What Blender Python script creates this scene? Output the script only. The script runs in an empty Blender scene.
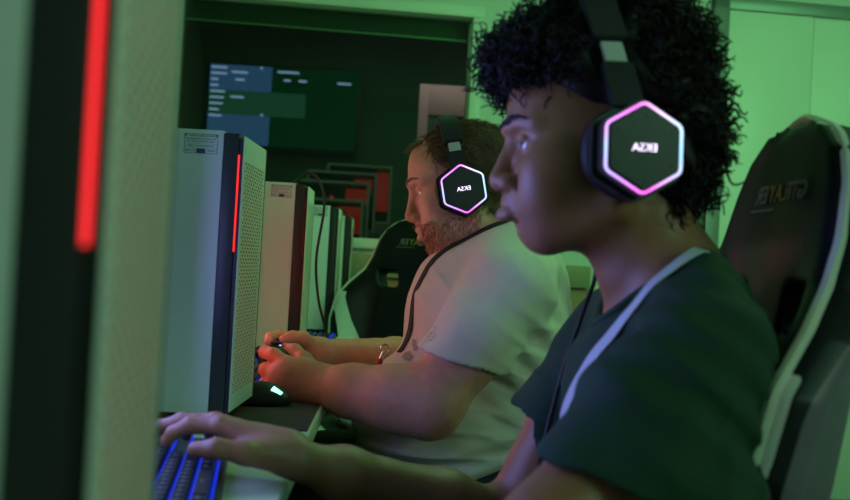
import bpy, bmesh, math, random
import numpy as np
from mathutils import Vector, Matrix
from mathutils.bvhtree import BVHTree
C = bpy.context.scene
COL = C.collection
PI = math.pi
rng = np.random.default_rng(7)
random.seed(7)

# ------------------------------------------------------------------ materials
def mat(name, col, rough=.5, metal=0., var=0., vscale=30., bump=0., bscale=200., emit=None, estr=0., sss=0., spec=.5, coat=0.):
    m = bpy.data.materials.new(name); m.use_nodes = True
    nt = m.node_tree; b = nt.nodes['Principled BSDF']
    b.inputs['Base Color'].default_value = (*col, 1)
    b.inputs['Roughness'].default_value = rough
    b.inputs['Metallic'].default_value = metal
    b.inputs['Specular IOR Level'].default_value = spec
    b.inputs['Coat Weight'].default_value = coat
    if sss:
        b.inputs['Subsurface Weight'].default_value = sss
        b.inputs['Subsurface Radius'].default_value = (1, .35, .2)
        b.inputs['Subsurface Scale'].default_value = .006
    tc = nt.nodes.new('ShaderNodeTexCoord')
    if var:
        n = nt.nodes.new('ShaderNodeTexNoise'); n.inputs['Scale'].default_value = vscale; n.inputs['Detail'].default_value = 5
        nt.links.new(tc.outputs['Object'], n.inputs['Vector'])
        r = nt.nodes.new('ShaderNodeMix'); r.data_type = 'RGBA'
        r.inputs[6].default_value = (*[max(0, c*(1-var)) for c in col], 1)
        r.inputs[7].default_value = (*[min(1, c*(1+var)) for c in col], 1)
        nt.links.new(n.outputs['Fac'], r.inputs[0]); nt.links.new(r.outputs[2], b.inputs['Base Color'])
    if bump:
        n2 = nt.nodes.new('ShaderNodeTexNoise'); n2.inputs['Scale'].default_value = bscale; n2.inputs['Detail'].default_value = 3
        nt.links.new(tc.outputs['Object'], n2.inputs['Vector'])
        bp = nt.nodes.new('ShaderNodeBump'); bp.inputs['Strength'].default_value = bump; bp.inputs['Distance'].default_value = .002
        nt.links.new(n2.outputs['Fac'], bp.inputs['Height']); nt.links.new(bp.outputs['Normal'], b.inputs['Normal'])
    if emit:
        b.inputs['Emission Color'].default_value = (*emit, 1); b.inputs['Emission Strength'].default_value = estr
    return m

def skin_mat(name, rough=.5, bump=.25):
    m = mat(name, (.5, .3, .2), rough, bump=bump, bscale=350., sss=.12)
    nt = m.node_tree; b = nt.nodes['Principled BSDF']
    a = nt.nodes.new('ShaderNodeVertexColor'); a.layer_name = 'tone'
    n = nt.nodes.new('ShaderNodeTexNoise'); n.inputs['Scale'].default_value = 60; n.inputs['Detail'].default_value = 6
    tc = nt.nodes.new('ShaderNodeTexCoord'); nt.links.new(tc.outputs['Object'], n.inputs['Vector'])
    mr = nt.nodes.new('ShaderNodeMapRange'); mr.inputs[3].default_value = .82; mr.inputs[4].default_value = 1.18
    nt.links.new(n.outputs['Fac'], mr.inputs[0])
    mx = nt.nodes.new('ShaderNodeVectorMath'); mx.operation = 'SCALE'
    nt.links.new(a.outputs['Color'], mx.inputs[0]); nt.links.new(mr.outputs[0], mx.inputs['Scale'])
    nt.links.new(mx.outputs[0], b.inputs['Base Color'])
    return m

def emis(name, col, s):
    m = bpy.data.materials.new(name); m.use_nodes = True
    nt = m.node_tree; nt.nodes.clear()
    e = nt.nodes.new('ShaderNodeEmission'); e.inputs[0].default_value = (*col, 1); e.inputs[1].default_value = s
    o = nt.nodes.new('ShaderNodeOutputMaterial'); nt.links.new(e.outputs[0], o.inputs[0])
    return m

# ------------------------------------------------------------------ objects
def link(o, parent=None):
    COL.objects.link(o)
    if parent is not None: o.parent = parent
    return o
def tag(o, label=None, cat=None, group=None, kind=None):
    if label: o['label'] = label
    if cat: o['category'] = cat
    if group: o['group'] = group
    if kind: o['kind'] = kind
    return o
def thing(name, label, cat, loc=(0, 0, 0), rz=0., group=None):
    o = bpy.data.objects.new(name, None); o.empty_display_size = .05; link(o)
    o.location = loc; o.rotation_euler = (0, 0, rz)
    return tag(o, label, cat, group)
def setmats(me, m):
    for x in (m if isinstance(m, (list, tuple)) else [m]): me.materials.append(x)
def obj(name, bm, m, parent=None, smooth=True, loc=None, rot=None):
    me = bpy.data.meshes.new(name); bm.to_mesh(me); bm.free(); setmats(me, m)
    if smooth: smooth_by_angle(me)
    o = bpy.data.objects.new(name, me); link(o, parent)
    if loc is not None: o.location = loc
    if rot is not None: o.rotation_euler = rot
    return o
def smooth_by_angle(me, ang=math.radians(38)):
    n = len(me.polygons)
    if not n: return
    me.polygons.foreach_set('use_smooth', [True]*n)
    bm = bmesh.new(); bm.from_mesh(me)
    for e in bm.edges:
        if len(e.link_faces) == 2 and e.calc_face_angle(0) > ang: e.smooth = False
    bm.to_mesh(me); bm.free()
def mesh_np(name, V, Fq, m, parent=None, tone=None, mi=None, smooth=True):
    V = np.asarray(V, np.float32); Fq = np.asarray(Fq, np.int32)
    me = bpy.data.meshes.new(name); k = Fq.shape[1]; nf = len(Fq)
    me.vertices.add(len(V)); me.vertices.foreach_set('co', V.ravel())
    me.loops.add(nf*k); me.loops.foreach_set('vertex_index', Fq.ravel())
    me.polygons.add(nf); me.polygons.foreach_set('loop_start', np.arange(nf, dtype=np.int32)*k)
    if smooth: me.polygons.foreach_set('use_smooth', np.ones(nf, bool))
    setmats(me, m)
    if mi is not None: me.polygons.foreach_set('material_index', np.asarray(mi, np.int32))
    me.update(calc_edges=True); me.validate()
    if tone is not None:
        a = me.color_attributes.new('tone', 'FLOAT_COLOR', 'POINT')
        a.data.foreach_set('color', np.concatenate([tone, np.ones((len(V), 1))], 1).astype(np.float32).ravel())
    o = bpy.data.objects.new(name, me); link(o, parent)
    return o
def dup(root, loc, rz, label=None, name=None):
    r = root.copy(); COL.objects.link(r); r.location = loc; r.rotation_euler = (0, 0, rz)
    if label: r['label'] = label
    def rec(src, dst):
        for ch in list(src.children):
            c = ch.copy(); COL.objects.link(c); c.parent = dst; rec(ch, c)
    rec(root, r)
    return r

# ------------------------------------------------------------------ mesh shapes
def nb(): return bmesh.new()
def box(bm, lo, hi, bev=0., seg=2, M=None):
    lo = Vector(lo); hi = Vector(hi)
    r = bmesh.ops.create_cube(bm, size=1.); vs = r['verts']
    for v in vs: v.co = Vector([(lo[i]+hi[i])/2 + v.co[i]*(hi[i]-lo[i]) for i in range(3)])
    if bev:
        es = list({e for v in vs for e in v.link_edges})
        q = bmesh.ops.bevel(bm, geom=es, offset=bev, segments=seg, affect='EDGES', profile=.5)
        vs = list({v for f in q['faces'] for v in f.verts} | {v for v in vs if v.is_valid})
    if M is not None:
        for v in vs: v.co = M @ v.co
    return bm
def B(lo, hi, bev=0., seg=2): return box(nb(), lo, hi, bev, seg)
def cyl(bm, a, b, r, r2=None, n=24):
    a = Vector(a); b = Vector(b); d = b-a
    M = Matrix.Translation((a+b)/2) @ d.to_track_quat('Z', 'Y').to_matrix().to_4x4()
    bmesh.ops.create_cone(bm, cap_ends=True, segments=n, radius1=r, radius2=r if r2 is None else r2, depth=d.length, matrix=M)
    return bm
def smoothpath(P, n=8):
    P = [Vector(p) for p in P]; out = []
    Q = [P[0]*2-P[1]] + P + [P[-1]*2-P[-2]]
    for i in range(1, len(Q)-2):
        for t in range(n):
            t /= n; a, b, c, d = Q[i-1:i+3]
            out.append(.5*((2*b)+(c-a)*t+(2*a-5*b+4*c-d)*t*t+(3*b-a-3*c+d)*t**3))
    return out+[P[-1]]
def tube(bm, P, r, n=8, closed=False):
    P = [Vector(p) for p in P]; N = len(P); rings = []
    up = Vector((.13, .21, .97))
    rr = r if isinstance(r, (list, tuple)) else [r]*N
    for i, p in enumerate(P):
        t = (P[(i+1) % N]-P[i-1]) if closed else (P[min(i+1, N-1)]-P[max(i-1, 0)])
        t.normalize(); s = t.cross(up)
        if s.length < 1e-3: s = t.cross(Vector((1, 0, 0)))
        s.normalize(); u = s.cross(t); up = u
        rings.append([bm.verts.new(p+rr[i]*(math.cos(2*PI*k/n)*s+math.sin(2*PI*k/n)*u)) for k in range(n)])
    for i in range(N if closed else N-1):
        A = rings[i]; Bq = rings[(i+1) % N]
        for k in range(n): bm.faces.new((A[k], Bq[k], Bq[(k+1) % n], A[(k+1) % n]))
    if not closed: bm.faces.new(rings[0]); bm.faces.new(rings[-1][::-1])
    bmesh.ops.recalc_face_normals(bm, faces=bm.faces[:])
    return bm
def prism(bm, pts, fn, d0, d1, bev=0.):
    # pts: 2-D outline, fn(u,v,d) -> 3-D
    a = [bm.verts.new(fn(u, v, d0)) for u, v in pts]; b = [bm.verts.new(fn(u, v, d1)) for u, v in pts]; n = len(pts)
    fs = [bm.faces.new(a[::-1]), bm.faces.new(b)]
    for i in range(n): fs.append(bm.faces.new((a[i], a[(i+1) % n], b[(i+1) % n], b[i])))
    bmesh.ops.recalc_face_normals(bm, faces=fs)
    if bev: bmesh.ops.bevel(bm, geom=list({e for f in fs[:2] for e in f.edges}), offset=bev, segments=2, affect='EDGES')
    return bm
def textmesh(name, s, size, m, parent=None, loc=(0, 0, 0), rot=(0, 0, 0), mirror=False, ext=.0006, shear=0., bold=.0):
    c = bpy.data.curves.new(name, 'FONT'); c.body = s; c.size = size; c.extrude = ext; c.align_x = 'CENTER'; c.align_y = 'CENTER'; c.shear = shear; c.offset = bold
    c.resolution_u = 3
    t = bpy.data.objects.new(name, c); COL.objects.link(t)
    me = bpy.data.meshes.new_from_object(t.evaluated_get(bpy.context.evaluated_depsgraph_get()))
    bpy.data.objects.remove(t)
    if mirror:
        for v in me.vertices: v.co.x = -v.co.x
        me.flip_normals()
    me.name = name; me.materials.clear(); me.materials.append(m)
    o = bpy.data.objects.new(name, me); link(o, parent); o.location = loc; o.rotation_euler = rot
    return o

# ------------------------------------------------------------------ implicit surfaces
class SDF:
    def __init__(s, lo, hi, h):
        s.lo = np.array(lo, float); s.h = h
        s.n = np.ceil((np.array(hi, float)-s.lo)/h).astype(int)+1
        s.F = np.full(s.n, .2, np.float32)
    def reg(s, lo, hi):
        a = np.clip(np.floor((np.array(lo)-s.lo)/s.h).astype(int)-2, 0, s.n); b = np.clip(np.ceil((np.array(hi)-s.lo)/s.h).astype(int)+3, 0, s.n)
        sl = tuple(slice(x, y) for x, y in zip(a, b))
        g = [(s.lo[i]+s.h*np.arange(a[i], b[i])).astype(np.float32) for i in range(3)]
        return sl, g[0][:, None, None], g[1][None, :, None], g[2][None, None, :]
    def op(s, fn, lo, hi, k, sub=False):
        m = max(k, .004)
        sl, x, y, z = s.reg(np.array(lo)-m, np.array(hi)+m)
        A = s.F[sl]
        if A.size == 0: return
        d = fn(x, y, z)
        if sub: A = -A
        if k > 0:
            hh = np.maximum(k-np.abs(A-d), 0)/k; r = np.minimum(A, d)-hh*hh*k*.25
        else: r = np.minimum(A, d)
        s.F[sl] = -r if sub else r
    def ell(s, c, r, k=.01, R=None, sub=False):
        c = np.array(c, float); r = np.array(r, float)
        Rm = np.eye(3) if R is None else np.array(R)
        ext = np.sqrt(((Rm*r[None, :])**2).sum(1))
        def fn(x, y, z):
            X = x-c[0]; Y = y-c[1]; Z = z-c[2]
            q = [(Rm[0, i]*X+Rm[1, i]*Y+Rm[2, i]*Z) for i in range(3)]
            k0 = np.sqrt((q[0]/r[0])**2+(q[1]/r[1])**2+(q[2]/r[2])**2)
            k1 = np.sqrt((q[0]/r[0]**2)**2+(q[1]/r[1]**2)**2+(q[2]/r[2]**2)**2)
            return (k0*(k0-1)/np.maximum(k1, 1e-6)).astype(np.float32)
        s.op(fn, c-ext, c+ext, k, sub)
    def cone(s, a, b, ra, rb, k=.01, sub=False):
        a = np.array(a, float); b = np.array(b, float); d = b-a; L = max(float(d@d), 1e-9); m = max(ra, rb)
        def fn(x, y, z):
            X = x-a[0]; Y = y-a[1]; Z = z-a[2]
            t = np.clip((X*d[0]+Y*d[1]+Z*d[2])/L, 0, 1)
            return (np.sqrt((X-t*d[0])**2+(Y-t*d[1])**2+(Z-t*d[2])**2)-(ra+(rb-ra)*t)).astype(np.float32)
        s.op(fn, np.minimum(a, b)-m, np.maximum(a, b)+m, k, sub)
    def chain(s, P, r, k=.006):
        for i in range(len(P)-1): s.cone(P[i], P[i+1], r[i], r[i+1], k)
    def cut(s, p, n, lo, hi, k=.0):   # remove the half space beyond plane (p,n) inside a box
        p = np.array(p, float); n = np.array(n, float); n /= np.linalg.norm(n)
        s.op(lambda x, y, z: (-((x-p[0])*n[0]+(y-p[1])*n[1]+(z-p[2])*n[2])+0*x*y*z).astype(np.float32), lo, hi, k, True)
    def join(s, o, k):
        A, d = s.F, o.F; hh = np.maximum(k-np.abs(A-d), 0)/k; s.F = (np.minimum(A, d)-hh*hh*k*.25).astype(np.float32)
    def disp(s, fn, lo=None, hi=None):
        sl, x, y, z = s.reg(s.lo if lo is None else lo, s.lo+s.n*s.h if hi is None else hi)
        s.F[sl] += fn(x, y, z).astype(np.float32)
    def mesh(s):
        F = s.F; F[0] = F[-1] = .1; F[:, 0] = F[:, -1] = .1; F[:, :, 0] = F[:, :, -1] = .1
        I = F < 0; n = s.n
        c = np.zeros(n-1, np.int8)
        cs = [(i, j, k) for i in (0, 1) for j in (0, 1) for k in (0, 1)]
        sh = lambda o: tuple(slice(o[q], o[q]+n[q]-1) for q in range(3))
        for o in cs: c += I[sh(o)]
        i, j, k = np.nonzero((c > 0) & (c < 8))
        acc = np.zeros((len(i), 3)); cnt = np.zeros(len(i))
        for a in cs:
            for ax in range(3):
                if a[ax]: continue
                b = list(a); b[ax] = 1
                fa = F[i+a[0], j+a[1], k+a[2]]; fb = F[i+b[0], j+b[1], k+b[2]]
                cr = (fa < 0) != (fb < 0)
                t = np.where(cr, fa/np.where(cr, fa-fb, 1), 0)
                p = np.array(a, float)[None, :].repeat(len(i), 0); p[:, ax] += t
                acc += p*cr[:, None]; cnt += cr
        V = s.lo+s.h*(np.stack([i, j, k], 1)+acc/cnt[:, None])
        vid = np.full(n-1, -1, np.int32); vid[i, j, k] = np.arange(len(i))
        out = []
        for ax in range(3):
            u, v = (ax+1) % 3, (ax+2) % 3
            A = [slice(1, n[q]-1) for q in range(3)]; A[ax] = slice(0, n[ax]-1)
            Bs = list(A); Bs[ax] = slice(1, n[ax])
            ia = I[tuple(A)]; e = np.array(np.nonzero(ia != I[tuple(Bs)]))
            ins = ia[tuple(e)]
            q = e.copy(); q[u] += 1; q[v] += 1
            def at(du, dv):
                w = q.copy(); w[u] += du; w[v] += dv
                return vid[tuple(w)]
            Q = np.stack([at(-1, -1), at(0, -1), at(0, 0), at(-1, 0)], 1)
            Q[~ins] = Q[~ins][:, ::-1]; out.append(Q)
        Q = np.concatenate(out); Q = Q[(Q >= 0).all(1)]
        return V, Q
def relax(V, Q, it=2, lam=.4):
    nv = len(V)
    E = np.concatenate([Q[:, [0, 1]], Q[:, [1, 2]], Q[:, [2, 3]], Q[:, [3, 0]]]); E = np.concatenate([E, E[:, ::-1]])
    deg = np.bincount(E[:, 0], minlength=nv)[:, None]
    for l in [lam, -lam*1.04]*it:
        S = np.stack([np.bincount(E[:, 0], V[E[:, 1], q], nv) for q in range(3)], 1)
        V = V+l*(S/np.maximum(deg, 1)-V)
    return V
def vnormals(V, Q):
    n = np.cross(V[Q[:, 2]]-V[Q[:, 0]], V[Q[:, 3]]-V[Q[:, 1]])
    N = np.zeros_like(V)
    for c in range(4): 
        for a in range(3): N[:, a] += np.bincount(Q[:, c], n[:, a], len(V))
    return N/np.maximum(np.linalg.norm(N, axis=1, keepdims=True), 1e-12)
def strands(name, P, r, m, parent=None, n=3, tip=.3):
    # P (S,K,3) polylines -> one mesh of tapered tubes
    S, K, _ = P.shape
    T = np.gradient(P, axis=1); T /= np.maximum(np.linalg.norm(T, axis=2, keepdims=True), 1e-9)
    ref = rng.normal(size=(S, 1, 3)); U = np.cross(T, ref); U /= np.maximum(np.linalg.norm(U, axis=2, keepdims=True), 1e-9); W = np.cross(T, U)
    tap = (1-(1-tip)*np.linspace(0, 1, K)**2)[None, :, None]
    rr = (r if np.ndim(r) else np.full(S, r))[:, None, None]*tap
    ring = [P+rr*(math.cos(2*PI*q/n)*U+math.sin(2*PI*q/n)*W) for q in range(n)]
    V = np.stack(ring, 2).reshape(-1, 3)
    base = (np.arange(S)[:, None, None]*K+np.arange(K-1)[None, :, None])*n
    q = np.arange(n)[None, None, :]
    Q = np.stack([base+q, base+(q+1) % n, base+n+(q+1) % n, base+n+q], -1).reshape(-1, 4)
    return mesh_np(name, V, Q, m, parent)
def crease(x, y, z, k, ph, c, r, amp, bend=1.2):
    # sharp cloth folds running across direction k inside a soft ellipsoid
    s = np.sin(k[0]*x+k[1]*y+k[2]*z+ph+bend*np.sin(9*x+7*z-5*y+ph))
    return -amp*((1-np.abs(s))**2.2-.25)*np.exp(-((x-c[0])/r[0])**2-((y-c[1])/r[1])**2-((z-c[2])/r[2])**2)
def wr(x, y, z, ks, amp):
    o = 0.
    for (kx, ky, kz, p, w) in ks:
        o = o+w*np.sin(kx*x+ky*y+kz*z+p+1.3*np.sin(.43*kx*y-.37*kz*x+.5*ky*z+2*p))
    return amp*o
# ================================================================== materials used in the room
M = {}
M['wall'] = mat('wall_paint', (.62, .63, .6), .75, var=.03, vscale=3, bump=.06, bscale=90)
M['ceil'] = mat('ceiling_paint', (.6, .6, .58), .85)
M['floor'] = mat('floor_carpet', (.05, .05, .055), .9, var=.3, vscale=60, bump=.4)
M['frame'] = mat('window_frame_paint', (.66, .68, .62), .45)
M['door'] = mat('door_laminate', (.72, .74, .7), .4, var=.02, vscale=4)
M['steel'] = mat('grey_metal_trim', (.22, .24, .25), .4, .3)
M['white'] = mat('white_laminate', (.62, .63, .58), .35, var=.03, vscale=8)
M['pcwhite'] = mat('white_powder_coat', (.68, .7, .7), .42, bump=.03, bscale=500)
M['pcdark'] = mat('black_plastic_satin', (.022, .023, .026), .45)
M['black'] = mat('black_plastic', (.012, .012, .014), .4)
M['rubber'] = mat('black_rubber', (.012, .012, .012), .8)
M['padcloth'] = mat('mouse_pad_cloth', (.018, .018, .02), .85, bump=.2, bscale=900)
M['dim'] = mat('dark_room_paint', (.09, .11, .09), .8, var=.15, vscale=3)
M['pink'] = mat('pink_card', (.85, .45, .55), .6)
M['cable'] = mat('black_cable', (.01, .01, .011), .5)
M['red'] = emis('red_led', (1, .03, .035), 1.6)
M['redfan'] = emis('red_fan_led', (1, .08, .06), 13.)
M['redfill'] = emis('red_fill_led', (1, .05, .03), 62.)
M['stripoff'] = mat('unlit_strip', (.1, .02, .02), .3)
M['redlow'] = emis('dim_red_case_led', (1, .05, .03), 3.)
M['blue'] = emis('blue_key_led', (.015, .05, 1), .75)
M['green'] = emis('green_mouse_led', (.3, 1, .75), 2.6)
M['scroll'] = mat('grey_rubber', (.06, .06, .06), .7)
M['navy'] = mat('navy_print', (.03, .06, .15), .6)
M['paper'] = mat('label_paper', (.72, .74, .74), .55)
M['chrome'] = mat('chrome', (.7, .7, .7), .2, 1.)

def glass(name, tint, refl=1.45):
    m = bpy.data.materials.new(name); m.use_nodes = True; nt = m.node_tree; nt.nodes.clear()
    t = nt.nodes.new('ShaderNodeBsdfTransparent'); t.inputs[0].default_value = (*tint, 1)
    g = nt.nodes.new('ShaderNodeBsdfGlossy'); g.inputs['Roughness'].default_value = .02
    f = nt.nodes.new('ShaderNodeFresnel'); f.inputs[0].default_value = refl
    x = nt.nodes.new('ShaderNodeMixShader'); o = nt.nodes.new('ShaderNodeOutputMaterial')
    nt.links.new(f.outputs[0], x.inputs[0]); nt.links.new(t.outputs[0], x.inputs[1]); nt.links.new(g.outputs[0], x.inputs[2]); nt.links.new(x.outputs[0], o.inputs[0])
    return m
M['glass'] = glass('window_glass', (.62, .8, .66))
M['pcglass'] = glass('smoked_glass', (.6, .6, .6))

def mesh_plate_mat():
    # white sheet metal with a hexagonal grid of punched holes, object coordinates y,z
    m = mat('perforated_white_steel', (.68, .7, .68), .45); nt = m.node_tree; b = nt.nodes['Principled BSDF']; out = nt.nodes['Material Output']
    N = nt.nodes.new; L = nt.links.new
    tc = N('ShaderNodeTexCoord'); sx = N('ShaderNodeSeparateXYZ'); L(tc.outputs['Object'], sx.inputs[0])
    def mth(op, a, bb=None):
        n = N('ShaderNodeMath'); n.operation = op
        for i, v in enumerate((a, bb)):
            if v is None: continue
            if isinstance(v, (int, float)): n.inputs[i].default_value = v
            else: L(v, n.inputs[i])
        return n.outputs[0]
    p = .021; q = .0056
    row = mth('FLOOR', mth('DIVIDE', sx.outputs['Z'], q))
    off = mth('MULTIPLY', mth('ABSOLUTE', mth('MODULO', row, 2)), .5)
    fy = mth('SUBTRACT', mth('FRACT', mth('ADD', mth('ADD', mth('DIVIDE', sx.outputs['Y'], p), off), 100.)), .5)
    fz = mth('SUBTRACT', mth('FRACT', mth('DIVIDE', sx.outputs['Z'], q)), .5)
    d = mth('SQRT', mth('ADD', mth('POWER', mth('MULTIPLY', fy, p*.31), 2), mth('POWER', mth('MULTIPLY', fz, q), 2)))
    hole = mth('LESS_THAN', d, .0019)
    iny = mth('LESS_THAN', mth('ABSOLUTE', sx.outputs['Y']), .082)
    inz = mth('LESS_THAN', mth('ABSOLUTE', mth('SUBTRACT', sx.outputs['Z'], .222)), .176)
    fac = mth('MULTIPLY', hole, mth('MULTIPLY', iny, inz))
    t = N('ShaderNodeBsdfTransparent'); x = N('ShaderNodeMixShader')
    L(fac, x.inputs[0]); L(b.outputs[0], x.inputs[1]); L(t.outputs[0], x.inputs[2]); L(x.outputs[0], out.inputs[0])
    return m
M['plate'] = mesh_plate_mat()

# ================================================================== room shell (back wall runs 4.5 degrees off square)
WM = Matrix.Translation((0, 4.47, 0)) @ Matrix.Rotation(math.atan(.08), 4, 'Z')
def struct(name, bm, m, smooth=False, Mx=None):
    if Mx is not None: bm.transform(Mx)
    o = obj(name, bm, m, None, smooth); o['kind'] = 'structure'; return o
WL, WR, WB, WT = -.985, .303, 1.098, 2.117
bm = nb()
for lo, hi in (((-1.25, 0, 0), (2.9, .12, WB-.046)), ((-1.25, 0, WT+.05), (2.9, .12, 2.75)), ((-1.25, 0, WB-.046), (WL-.05, .12, WT+.05)), ((WR+.05, 0, WB-.046), (2.9, .12, WT+.05))):
    box(bm, lo, hi)
struct('wall_back', bm, M['wall'], Mx=WM)
struct('wall_left', B((-1.16, -1.6, 0), (-1.06, 4.5, 2.75)), M['wall'])
struct('wall_right', B((2.7, -1.6, 0), (2.8, 4.9, 2.75)), M['wall'])
struct('wall_front', B((-1.16, -1.7, 0), (2.8, -1.6, 2.75)), M['wall'])
struct('floor', B((-1.16, -1.7, -.05), (2.8, 4.75, 0)), M['floor'])
struct('ceiling', B((-1.16, -1.7, 2.72), (2.8, 4.75, 2.8)), M['ceil'])
# window: frame, blind rail, pane
bm = nb()
for lo, hi in (((WL-.05, -.03, WB-.046), (WR+.05, .1, WB)), ((WL-.05, -.03, WT), (WR+.05, .1, WT+.05)), ((WL-.05, -.03, WB), (WL, .1, WT)), ((WR, -.03, WB), (WR+.05, .1, WT))):
    box(bm, lo, hi, .004)
wf = struct('window_1', bm, M['frame'], True, WM)
bm = B((WL-.002, .05, WB-.002), (WR+.002, .056, WT+.002)); bm.transform(WM)
obj('glass_pane', bm, M['glass'], wf)
struct('trim_3', B((-1.05, -.02, .08), (1.42, -.001, .925), .003), mat('shaded_wall_brown', (.3, .17, .09), .55, var=.25, vscale=6), True, WM)  # dim reddish light on the lower wall put into the brown
struct('trim_1', B((-1.05, -.045, .93), (.9, -.001, 1.03), .004), mat('shaded_beige_trunking', (.3, .26, .16), .5), True, WM)     # cable trunking below the window, blocked light put into its darker beige
# right: flush white door with a steel frame
bm = nb()
box(bm, (1.42, -.05, 0), (1.49, .0, 2.31), .003); box(bm, (1.42, -.05, 2.25), (2.62, .0, 2.31), .003)
box(bm, (2.55, -.05, 0), (2.62, .0, 2.31), .003)
struct('trim_2', bm, M['steel'], True, WM)
bm = nb(); box(bm, (1.49, -.035, .01), (1.905, .0, 2.25), .002); box(bm, (1.909, -.03, .01), (2.55, .0, 2.25), .002)
dr = struct('door_1', bm, M['door'], True, WM)
bm = nb(); cyl(bm, (1.97, -.03, 1.02), (1.97, -.075, 1.02), .011); cyl(bm, (1.97, -.072, 1.02), (2.09, -.072, 1.02), .009); bm.transform(WM)
obj('door_handle', bm, M['chrome'], dr)
struct('baseboard_back', B((-1.05, -.03, 0), (1.42, -.001, .08)), M['frame'], False, WM)

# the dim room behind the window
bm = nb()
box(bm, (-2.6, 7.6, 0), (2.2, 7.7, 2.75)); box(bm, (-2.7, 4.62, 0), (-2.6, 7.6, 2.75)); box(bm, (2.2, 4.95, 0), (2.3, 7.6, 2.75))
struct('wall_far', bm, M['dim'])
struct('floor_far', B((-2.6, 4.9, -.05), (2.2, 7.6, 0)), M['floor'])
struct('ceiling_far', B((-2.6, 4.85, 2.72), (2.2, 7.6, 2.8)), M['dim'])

# ================================================================== desks
def make_desk(y0, y1, label):
    t = thing('desk', label, 'desk', (-.53, (y0+y1)/2, 0), 0, 'white gaming desks in a row'); w = (y1-y0)/2-.002
    obj('desk_top', B((-.45, -w, .712), (.423, w, .74), .003), M['white'], t)
    for sx in (-.38, .3):
        for sy in (-1, 1):
            obj('leg', B((sx-.025, sy*(w-.05)-.025, 0), (sx+.025, sy*(w-.05)+.025, .712), .004), M['steel'], t)
    obj('back_rail', B((-.44, -w+.06, .45), (-.42, w-.06, .68), .003), M['white'], t)
for y0, y1, lb in ((-.35, .68, 'white desk nearest the camera under the large blurred computer tower'), (.68, 1.62, 'white desk under the blue lit keyboard and the dark hand'),
                   (1.62, 2.66, 'white desk at which the man in the white T-shirt holds a gamepad'), (2.66, 3.6, 'white desk with the third keyboard beyond the gamepad'),
                   (3.6, 4.4, 'white desk farthest away, ending at the window wall')):
    make_desk(y0, y1, lb)

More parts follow.
